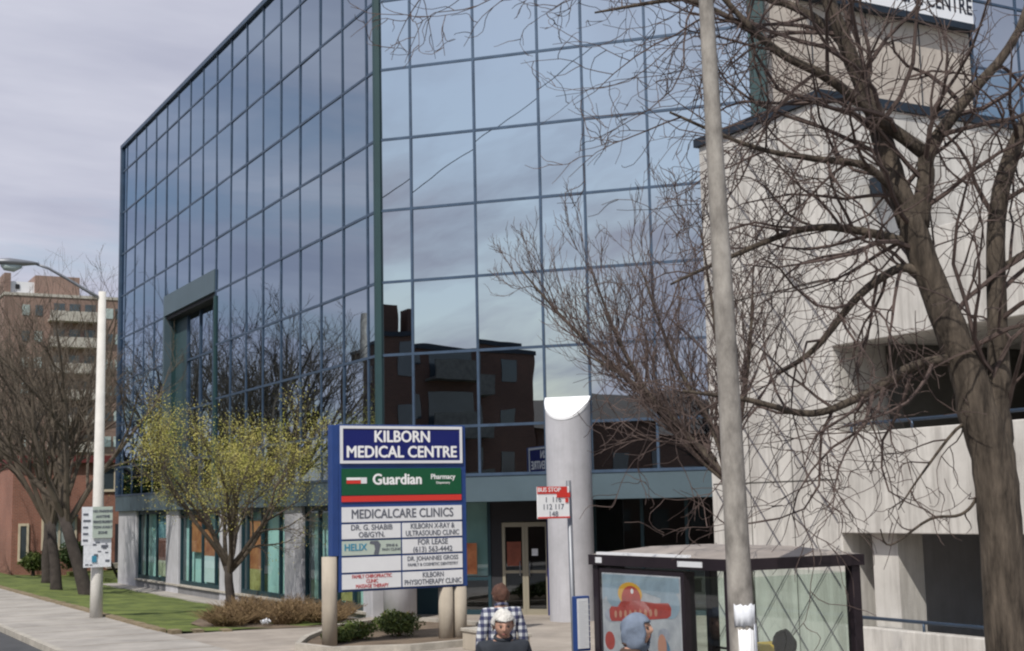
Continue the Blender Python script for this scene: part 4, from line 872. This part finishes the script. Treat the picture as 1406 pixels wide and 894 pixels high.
# yellow newspaper box
nb = thing('newspaper_box', 'yellow newspaper box with its top showing right of the utility pole', 'newspaper box', (8.75, 10.95, 0))
b_ = MB(); b_.box((8.55, 10.75, .35), (8.98, 11.15, 1.15)); b_.add([(8.55, 10.75, 1.15), (8.98, 10.75, 1.15), (8.98, 11.15, 1.15), (8.55, 11.15, 1.15), (8.57, 10.85, 1.31), (8.96, 10.85, 1.31), (8.96, 11.13, 1.31), (8.57, 11.13, 1.31)], [(0, 1, 5, 4), (1, 2, 6, 5), (2, 3, 7, 6), (3, 0, 4, 7), (4, 5, 6, 7)]); b_.build('box', M['yel'], nb, bevel=.01)
b_ = MB(); b_.box((8.73, 10.92, 0), (8.80, 10.98, .35)); b_.box((8.6, 10.8, 0), (8.93, 11.1, .03)); b_.build('foot', M['greymetal'], nb)
b_ = MB(); b_.box((8.6, 10.735, .75), (8.93, 10.749, 1.12)); b_.build('door', M['winglass'], nb)
# ------------------------------------------------------------------ people
def evalmesh(o):
    dg = bpy.context.evaluated_depsgraph_get(); return bpy.data.meshes.new_from_object(o.evaluated_get(dg))
def skinmesh(verts, edges, radii, sub=2, root=0):
    me = bpy.data.meshes.new('sk'); me.from_pydata(verts, edges, []); o = bpy.data.objects.new('sk', me); scene.collection.objects.link(o)
    md = o.modifiers.new('s', 'SKIN'); md.use_smooth_shade = True
    for i, r in enumerate(radii):
        sv = me.skin_vertices[0].data[i]; sv.radius = r if isinstance(r, tuple) else (r, r); sv.use_root = (i == root)
    ss = o.modifiers.new('u', 'SUBSURF'); ss.levels = sub; ss.render_levels = sub
    out = evalmesh(o); bpy.data.objects.remove(o); return out
def headmesh(bm, c, s=1.0, M4=None):
    """a head with brow, nose, chin and ears; faces -Y locally"""
    tmp = bmesh.new(); bmesh.ops.create_uvsphere(tmp, u_segments=40, v_segments=30, radius=1)
    for v in tmp.verts:
        x, y, z = v.co
        w = .078*(1 - .16*max(0, -z)**1.3 - (.10 if z < -.3 else 0)*abs(z)); h = .115; dd = .095
        X = x*w; Z = z*h; Y = y*dd
        if y < 0:
            Y *= (1 - .10*max(0, z))
            f = max(0, -y)
            Y -= .019*math.exp(-((x*w/.014)**2) - (((Z+.012)/.022)**2))*f          # nose
            Y -= .012*math.exp(-((x*w/.010)**2) - (((Z-.012)/.022)**2))*f
            Y += .012*math.exp(-(((abs(X)-.031)/.016)**2) - (((Z-.012)/.013)**2))*f   # eye sockets
            Y -= .006*math.exp(-(((Z-.032)/.010)**2))*f                            # brow
            Y -= .007*math.exp(-((X/.024)**2) - (((Z+.052)/.010)**2))*f            # lips
            Y -= .014*math.exp(-((X/.026)**2) - (((Z+.092)/.018)**2))*f            # chin
        elif z < -.2: Y *= 1-.45*min(1, (-z-.2)/.6)
        v.co = (X, Y, Z)
    # ears
    for sgn in (-1, 1):
        r = bmesh.ops.create_uvsphere(tmp, u_segments=12, v_segments=8, radius=1)
        for v in r['verts']: v.co = Vector((sgn*.080+v.co.x*.010, .008+v.co.y*.018+v.co.z*.004, v.co.z*.031-.004))
    for v in tmp.verts: v.co = Vector(c) + (M4 @ (v.co*s))
    me = bpy.data.meshes.new('h'); tmp.to_mesh(me); tmp.free(); bm.from_mesh(me); bpy.data.meshes.remove(me)
def handchains(w0, dirn, side):
    """five finger chains for one hand hanging relaxed"""
    out = []; d = Vector(dirn).normalized(); fwd = Vector((0, -1, 0)); 
    for k, (off, L) in enumerate(((-.03, .070), (-.010, .078), (.010, .073), (.030, .058))):
        p = Vector(w0) + d*.085 + fwd*(-off)
        out.append(([Vector(w0)+d*.04+fwd*(-off*.7), p, p+d*L*.5+Vector((-side*.006, 0, 0)), p+d*L*.95+Vector((-side*.022, 0, 0))], .0085))
    out.append(([Vector(w0)+d*.02+fwd*.02, Vector(w0)+d*.05+fwd*.045, Vector(w0)+d*.085+fwd*.055+Vector((-side*.01, 0, 0))], .010))
    return out
def person(label, loc, facing, H, mats, hair='short', head_tilt=0., head_turn=0., hood=None, build=1.0, group=None):
    s = H/1.75
    root = thing('person', label, 'person', loc, group); root.rotation_euler = (0, 0, facing)
    V = [(0, 0, .95), (0, .01, 1.08), (0, .015, 1.22), (0, .015, 1.38), (0, .01, 1.47), (0, .0, 1.53), (0, -.01, 1.58)]
    Rr = [(.155, .11), (.14, .105), (.155, .115), (.165, .11), (.11, .085), (.058, .058), (.056, .056)]
    Ed = [(i, i+1) for i in range(6)]
    def chain(st, pts, rs):
        p = st
        for q, r in zip(pts, rs): V.append(q); Rr.append(r); Ed.append((p, len(V)-1)); p = len(V)-1
        return p
    wr = []
    for sg in (-1, 1):
        chain(3, [(sg*.17*build, .015, 1.425), (sg*.235*build, .03, 1.12), (sg*.25*build, -.03, .90), (sg*.252*build, -.045, .85), (sg*.252*build, -.052, .79)], [.066, .047, .032, (.018, .032), (.014, .034)])
        wr.append((sg, Vector((sg*.252*build, -.045, .84))))
        chain(0, [(sg*.095, 0, .90), (sg*.10, -.01, .50), (sg*.10, .015, .12), (sg*.10, .01, .06), (sg*.11, -.12, .035)], [.092, .058, .04, .042, (.045, .03)])
    body = skinmesh(V, Ed, [(a*build if isinstance((a, 0)[0], float) else 0, b) if False else ((r if not isinstance(r, tuple) else r)) for r in Rr for a, b in [(0, 0)]], 2)
    bm = bmesh.new(); bm.from_mesh(body)
    for sg, w0 in wr:
        for pts, r in handchains(w0, (0, -.1, -1), sg):
            fm = skinmesh([tuple(p) for p in pts], [(i, i+1) for i in range(len(pts)-1)], [r, r, r*.95, r*.8][:len(pts)], 1); bm.from_mesh(fm)
    M4 = Matrix.Rotation(head_turn, 3, 'Z') @ Matrix.Rotation(head_tilt, 3, 'X')
    hc = Vector((0, -.03, 1.635)); headmesh(bm, hc, 1.0, M4 @ Matrix.Scale(1.1, 3))
    me = bpy.data.meshes.new('body'); bm.to_mesh(me); bm.free()
    o = bpy.data.objects.new('tmp', me); scene.collection.objects.link(o)
    rm = o.modifiers.new('r', 'REMESH'); rm.mode = 'VOXEL'; rm.voxel_size = .0055; rm.use_smooth_shade = True
    out = evalmesh(o); bpy.data.objects.remove(o)
    def put(me_, name, m_, par=root, keep=None):
        me_.transform(Matrix.Scale(s, 4)); me_.materials.clear(); me_.materials.append(m_)
        me_.polygons.foreach_set('use_smooth', [True]*len(me_.polygons))
        ob = bpy.data.objects.new(name, me_); scene.collection.objects.link(ob); ob.parent = par; return ob
    put(out, 'body', M['skin'])
    # clothes
    V2 = [(0, .0, .84), (0, 0, .95), (0, .01, 1.08), (0, .015, 1.22), (0, .015, 1.40), (0, .012, 1.49)]; R2 = [(.185*build, .135), (.18*build, .135), (.172*build, .13), (.18*build, .135), (.18*build, .128), (.105, .088)]
    E2 = [(i, i+1) for i in range(5)]
    for sg in (-1, 1):
        p = 4
        for q, r in zip([(sg*.172*build, .015, 1.42), (sg*.24*build, .03, 1.13), (sg*.255*build, -.035, .865)], [.085, .068, .046]): V2.append(q); R2.append(r); E2.append((p, len(V2)-1)); p = len(V2)-1
    j = put(skinmesh(V2, E2, R2, 2), 'jacket' if mats[0] != 'plaid' else 'shirt', M[mats[0]])
    V3 = [(0, 0, .98), (0, 0, .90)]; R3 = [(.165, .12), (.16, .12)]; E3 = [(0, 1)]
    for sg in (-1, 1):
        p = 1
        for q, r in zip([(sg*.097, 0, .84), (sg*.10, -.01, .5), (sg*.10, .012, .10)], [.105, .076, .066]): V3.append(q); R3.append(r); E3.append((p, len(V3)-1)); p = len(V3)-1
    put(skinmesh(V3, E3, R3, 2), 'trousers', M['trouser'])
    for sg in (-1, 1): put(skinmesh([(sg*.10, .04, .045), (sg*.103, -.04, .05), (sg*.11, -.155, .035)], [(0, 1), (1, 2)], [(.045, .045), (.05, .045), (.042, .032)], 2), 'shoe', M['shoe'])
    # collar
    tb = MB(); tb.tube([(.072*math.cos(a), .012+.072*math.sin(a), 1.515+.02*math.sin(a)) for a in [6.2832*k/16 for k in range(17)]], .018, 8, False); me_ = bpy.data.meshes.new('c'); me_.from_pydata(tb.v, [], tb.f); put(me_, 'collar', M[mats[0]], j)
    # hair: a thick shell over the skull
    M4 = M4 @ Matrix.Scale(1.1, 3)
    tmp = bmesh.new(); bmesh.ops.create_uvsphere(tmp, u_segments=36, v_segments=28, radius=1); rn = random.Random(hash(label) % 99)
    dele = []
    for v in tmp.verts:
        x, y, z = v.co; lim = ((.40+.03*math.sin(7*x)) if y < -.6 else (-.05-.1*y if y < .1 else -.62 if hair == 'short' else -1.0))
        if z < lim: dele.append(v)
    bmesh.ops.delete(tmp, geom=dele, context='VERTS')
    for v in tmp.verts:
        x, y, z = v.co; k = 1+.07*math.sin(5*x+3*z)*math.sin(5*y+1)+.03*math.sin(13*x)*math.sin(11*z+y*4)+rn.uniform(-.008, .008)
        th = 1.13 if hair != 'bald' else 1.03
        v.co = hc + M4 @ Vector((x*.084*th*k*1.03, y*.098*th*k + .006, z*.115*(1.07)*k + .002))
    hm = bpy.data.meshes.new('hair'); tmp.to_mesh(hm); tmp.free()
    if hood: bpy.data.meshes.remove(hm)
    else: ob = put(hm, 'hair', M[mats[1]]); sm = ob.modifiers.new('s', 'SOLIDIFY'); sm.thickness = .012
    if 0: sm = ob.modifiers.new('s', 'SOLIDIFY'); sm.thickness = .012
    # eyes and mouth
    for sg in (-1, 1):
        e_ = bmesh.new(); bmesh.ops.create_uvsphere(e_, u_segments=10, v_segments=8, radius=.0095)
        for v in e_.verts: v.co = hc + M4 @ (v.co*1.0 + Vector((sg*.031, -.083, .012)))
        em = bpy.data.meshes.new('eye'); e_.to_mesh(em); e_.free(); put(em, 'eye', M['eye'])
    e_ = bmesh.new(); bmesh.ops.create_uvsphere(e_, u_segments=12, v_segments=6, radius=1)
    for v in e_.verts: v.co = hc + M4 @ (Vector((v.co.x*.021, v.co.y*.006, v.co.z*.0045)) + Vector((0, -.089, -.052)))
    em = bpy.data.meshes.new('mouth'); e_.to_mesh(em); e_.free(); put(em, 'mouth', M['lip'])
    if hood:
        tmp = bmesh.new(); bmesh.ops.create_uvsphere(tmp, u_segments=32, v_segments=24, radius=1)
        bmesh.ops.delete(tmp, geom=[v for v in tmp.verts if (v.co.y < -.74 and v.co.z < .45)], context='VERTS')
        for v in tmp.verts:
            x, y, z = v.co; v.co = hc + M4 @ Vector((x*.094*(1+.55*max(0, -z)**1.5)*(1+.05*math.sin(7*z+3*y)), (y*.122+.006)*(1+.06*math.sin(6*z+5*x)), (z*.130-.010)*(1.0 if z > -.4 else 1.25)))
        hm = bpy.data.meshes.new('hood'); tmp.to_mesh(hm); tmp.free(); ob = put(hm, 'hood', M[hood]); sm = ob.modifiers.new('s', 'SOLIDIFY'); sm.thickness = .012
    return root
person('white-haired person in a dark jacket walking towards the street, looking down', (5.97, 11.21, 0), R(-22), 1.76, ('jacket', 'hairwhite'), head_tilt=R(-18)*-1, build=1.08)
person('person in a blue and white plaid shirt seen from behind, facing the entrance', (8.02, 15.1, 0), R(165), 1.74, ('plaid', 'hairbrown'), build=1.12)
person('person in a brown jacket and blue-grey hood beside the shelter poster', (6.33, 9.62, 0), R(40), 1.80, ('bjacket', 'hairblack'), hood='hood', build=1.1)
person('dark-haired person in dark clothes waiting inside the glass shelter', (7.62, 9.3, 0), R(150), 1.60, ('jacket', 'hairblack'), build=1.0)
# ------------------------------------------------------------------ far left background
hr = thing('apartment_tower', 'tall brown brick apartment tower with stacked balconies far at the left', 'apartment building', (30, 155, 0))
b_ = MB(); b_.box((21.8, 150, -1), (60, 170, 25.6)); b_.build('walls', M['brickB'], hr)
b_ = MB(); b_.box((21.7, 149.9, 25.6), (60, 170, 25.9)); b_.build('coping', M['balc'], hr)
b_ = MB(); b_.box((25.0, 151, 25.9), (29.6, 160, 28.0)); b_.build('penthouse', M['brickB'], hr)
b_ = MB(); b_.box((22.6, 151.5, 25.9), (25.0, 158, 27.3)); b_.build('plant_room', M['white'], hr)
b_ = MB(); b_.box((21.9, 151, 25.9), (22.55, 156, 28.1)); b_.build('chimney', M['brickB'], hr)
b_ = MB(); b_.box((23.1, 151.4, 26.5), (23.5, 151.5, 27.0)); b_.build('vent', M['black'], hr)
nwin = 0
for f in range(9):
    z = 25.6-2.75*(f+1)+.6
    if z < 0: continue
    b_ = MB(); b_.box((26.2, 148.6, z-.5), (31.4, 150, z-.3)); b_.box((26.2, 148.6, z-.3), (31.4, 148.75, z+.55)); 
    bb = b_.build('balcony', M['balc'], hr)
    for x in (26.8, 28.4, 30.0):
        q = MB(); q.box((x, 149.95, z-.25), (x+1.1, 150.02, z+1.5)); q.build('window', M['winglass'], hr)
    for x in (23.6, 24.9, 32.2, 33.2, 34.4, 36.2, 38.0):
        q = MB(); q.box((x, 149.93, z+.1), (x+.75, 150.02, z+1.2)); q.build('window', M['winpale'] if (f+int(x)) % 3 else M['winglass'], hr)
ho = thing('brick_house', 'low orange brick building with cream window frames beyond the lawn', 'house', (14, 76, 0))
b_ = MB(); b_.box((11.1, 72, -.6), (28, 84, 5.3)); b_.build('walls', M['brickA'], ho)
b_ = MB(); b_.box((10.9, 71.7, 5.3), (28.2, 84.3, 5.65)); b_.build('roof', M['roofred'], ho)
def hwin(x0, x1, z0, z1, m_='winglass', mid=True):
    f_ = MB(); Y = 72
    f_.box((x0-.1, Y-.08, z0-.12), (x1+.1, Y+.02, z0)); f_.box((x0-.1, Y-.06, z1), (x1+.1, Y+.02, z1+.12)); f_.box((x0-.1, Y-.07, z0), (x0, Y+.02, z1)); f_.box((x1, Y-.07, z0), (x1+.1, Y+.02, z1))
    if mid: xm = (x0+x1)/2; f_.box((xm-.05, Y-.07, z0), (xm+.05, Y+.02, z1))
    f_ = f_.build('window', M['cream'], ho); q = MB(); q.box((x0, Y-.03, z0), (x1, Y+.015, z1)); q.build('pane', M[m_], f_)
hwin(15.45, 16.0, 3.95, 5.0, mid=False); hwin(13.2, 13.7, 3.9, 4.9, mid=False); hwin(12.6, 14.1, 1.1, 2.5, 'winpale'); hwin(11.5, 11.8, .6, 2.2, mid=False)
b_ = MB(); b_.box((12.5, 71.6, 2.62), (14.2, 72, 2.7)); b_.build('awning', M['frame'], ho)
b_ = MB(); b_.box((16.1, 71.9, -.3), (17.1, 72.02, 2.2)); b_.build('door', M['soffit'], ho)
b_ = MB(); b_.box((15.6, 71.2, .0), (18, 71.9, .25)); b_.build('step', M['kerb'], ho)
fe = thing('wooden_fence', 'weathered grey plank fence at the far left edge', 'fence', (8, 92, 0))
b_ = MB()
for k in range(46): b_.box((4.6+k*.2, 92, -.2), (4.785+k*.2, 92.03, 2.6+.04*math.sin(k*2.3)))
b_.build('planks', M['fence'], fe)
b_ = MB(); b_.box((4.6, 92.03, .5), (13.8, 92.1, .62)); b_.box((4.6, 92.03, 2.0), (13.8, 92.1, 2.12)); b_.build('rail', M['fence'], fe)
nbd = thing('notice_board', 'small white notice board standing at the fence beyond the lawn', 'sign', (12.6, 80, 0))
b_ = MB(); b_.box((12.1, 78, .6), (12.62, 78.06, 2.15)); b_.build('board', M['whitetext'], nbd)
b_ = MB(); b_.box((12.0, 77.95, -.2), (12.7, 78.15, .6)); b_.build('base', M['kerb'], nbd)
b_ = MB()
for k in range(4): b_.box((12.3, 77.985, .85+k*.3), (12.42, 77.999, .98+k*.3))
b_.build('print', M['dark'], nbd)
def bush(lb, c, r, h, n, m_='leafd', name='bush', cat='shrub', s=.07, shell=.5):
    t = thing(name, lb, cat, (c[0], c[1], -.1)); rn = random.Random(int(c[0]*10)); lf = MB()
    st = MB(); st.tube([(c[0], c[1], -.2), (c[0], c[1], h*.6)], [.1, .04], 6); st.build('stem', M['bark2'], t)
    leafmesh(lf, (c[0], c[1], h*.5), r, r, h*.55, n, s, rn, shell); lf.build('foliage', M[m_], t)
bush('dark rounded bush under the large window of the brick building', (13.9, 70.2), 1.1, 1.5, 3500)
bush('smaller green bush at the left end of the brick building', (11.9, 70.5), .7, 1.0, 1800, 'leafg')
bush('narrow green conifer between the brick and the glass block', (16.3, 69.8), .5, 3.0, 3000, 'leafd', 'conifer', 'tree')
ss_ = thing('small_sign', 'small pale sign on a thin stake by the conifer', 'sign', (15.2, 64.5, 0))
b_ = MB(); b_.tube([(14.95, 64.5, -.2), (14.95, 64.5, 1.6)], .025, 6); b_.build('stake', M['greymetal'], ss_)
b_ = MB(); b_.box((14.8, 64.44, 1.2), (15.1, 64.47, 1.95)); b_.build('board', M['palegreen'], ss_)
# ------------------------------------------------------------------ across the road (seen in the glass)
ap = thing('brick_apartments', 'dark brick apartment house across the road, mirrored in the angled glass', 'apartment building', (-25, 18, 0))
b_ = MB(); b_.box((-36, 9.6, -.5), (-22, 42, 11.5)); b_.build('walls', M['brickC'], ap)
b_ = MB(); b_.box((-36.1, 9.5, 11.5), (-21.9, 42, 11.75)); b_.build('coping', M['cap'], ap)
b_ = MB(); b_.box((-30, 17.0, 11.75), (-23, 20.5, 13.3)); b_.build('penthouse', M['brickC'], ap)
b_ = MB(); b_.box((-24, 15.9, 11.75), (-23, 16.5, 13.2)); b_.build('chimney', M['brickC'], ap)
for f in range(4):
    z = 1.0+2.75*f
    b_ = MB(); b_.box((-21.98, 12.7, z-.15), (-20.7, 15.6, z+.0)); b_.box((-20.8, 12.7, z), (-20.7, 15.6, z+.9)); b_.build('balcony', M['balcdark'], ap)
    q = MB(); q.box((-22.02, 12.9, z+.02), (-21.97, 15.4, z+2.1)); q.build('balcony_door', M['winglass'], ap)
    for y0, y1, m_ in ((10.8, 11.7, 'winglass'), (15.9, 17.3, 'winglass'), (19.5, 20.8, 'winpale'), (23, 24.5, 'winglass'), (27, 28.5, 'winpale'), (31, 32.5, 'winglass'), (36, 37.5, 'winglass')):
        q = MB(); q.box((-22.02, y0, z+.7), (-21.95, y1, z+1.9)); q.build('window', M[m_], ap)
def refhouse(lb, y0, y1, h, x=-24, m_='brickC'):
    t = thing('row_house', lb, 'house', (x-5, (y0+y1)/2, 0), 'houses across the road')
    b_ = MB(); b_.box((x-11, y0, -.5), (x, y1, h)); b_.build('walls', M[m_], t)
    b_ = MB(); xm = x-5.5; b_.add([(x+.4, y0-.3, h), (x+.4, y1+.3, h), (x-11.4, y1+.3, h), (x-11.4, y0-.3, h), (xm, y0-.3, h+2.6), (xm, y1+.3, h+2.6)], [(0, 1, 5, 4), (2, 3, 4, 5), (0, 4, 3), (1, 2, 5), (3, 2, 1, 0)]); b_.build('roof', M['roofdark'], t)
    y = y0+1
    while y < y1-1.5:
        for z in (1, 3.9):
            if z+1.4 < h:
                q = MB(); q.box((x-.02, y, z), (x+.05, y+1.2, z+1.3)); q.build('window', M['winglass'], t)
        y += 2.8
refhouse('gabled brick house across the road opposite the garage', -8, 7.5, 7.2, -26)
refhouse('long gabled brick house across the road behind the camera', -28, -11, 6.4, -26)
refhouse('gabled brick house across the road beyond the apartments', 48, 60, 6.6)
refhouse('second gabled brick house across the road, farther along', 66, 80, 6.6)
refhouse('third gabled brick house across the road, farther along', 86, 98, 7)
ab = thing('brick_apartments', 'square dark brick block far across the road, seen at the glass corner', 'apartment building', (-28, 122, 0))
b_ = MB(); b_.box((-44, 108, -.5), (-20, 117, 17)); b_.build('walls', M['brickC'], ab); 
b_ = MB(); b_.box((-44.1, 107.9, 17), (-19.9, 117.1, 17.3)); b_.build('coping', M['cap'], ab)
for f in range(5):
    for y in (109.5, 112, 114.5):
        q = MB(); q.box((-20.02, y, 1.5+3*f), (-19.95, y+1.2, 2.9+3*f)); q.build('window', M['winglass'], ab)
RT_ = [((-8.7, 108.5, 0), 19, .5, 51, 'big bare tree across the road, farther of the two mirrored in the long face'), ((-8.7, 99, 0), 15.5, .4, 52, 'bare tree across the road, nearer of the two mirrored in the long face'),
       ((-9.4, 132, 0), 19, .4, 53, 'bare tree far up the other pavement'), ((-9.1, 150, 0), 18, .4, 54, 'bare tree farthest up the other pavement'), ((-13.5, 2, 0), 9.5, .25, 55, 'bare tree across the road opposite the bus shelter')]
for b, H, r, sd_, lb in RT_:
    bare_tree('roadside_tree', lb, b, H, r, (.03, .02), sd_, 'bare trees across the road', m1='refbark', m2='refbark', nmain=6, wide=.8, branch=(6, 6, 5), rmin=.012 if H > 12 else .012, ratio=(.55, .5, .5), tr_h=.3)
for y0, y1, h, lb in ((150, 210, 10, 'long dark conifer belt farthest up the other side of the road'),):
    t = thing('hedge', lb, 'hedge', (-17, (y0+y1)/2, 0)); lf = MB(); rn = random.Random(7)
    leafmesh(lf, (-17, (y0+y1)/2, h*.5), 3, (y1-y0)/2, h*.55, 7000, .5, rn, .3); lf.build('foliage', M['leafd'], t)
    st = MB(); st.box((-17.5, y0+3, -.3), (-16.5, y1-3, h*.6)); st.build('stems', M['bark2'], t)
rp_ = thing('roadside_pole', 'plain pole across the road, mirrored at the glass corner', 'utility pole', (-3.5, 74.3, 0)); rp_.location = (-8.6, 86.7, 0)
b_ = MB(); b_.tube([(-8.6, 86.7, -.1), (-8.6, 86.7, 16.2)], [.30, .2], 12); b_.build('pole', M['pole'], rp_, True)
b_ = MB(); b_.tube([(-4.0, 24.8, 14.7), (-4.0, 20.9, 17.6), (-4.0, 14.9, 22.2)], .018, 5); 
oc = thing('overhead_cable', 'single overhead cable slanting above the road, mirrored in the glass', 'cable', (-4, 20, 17)); b_.build('cable', M['black'], oc)
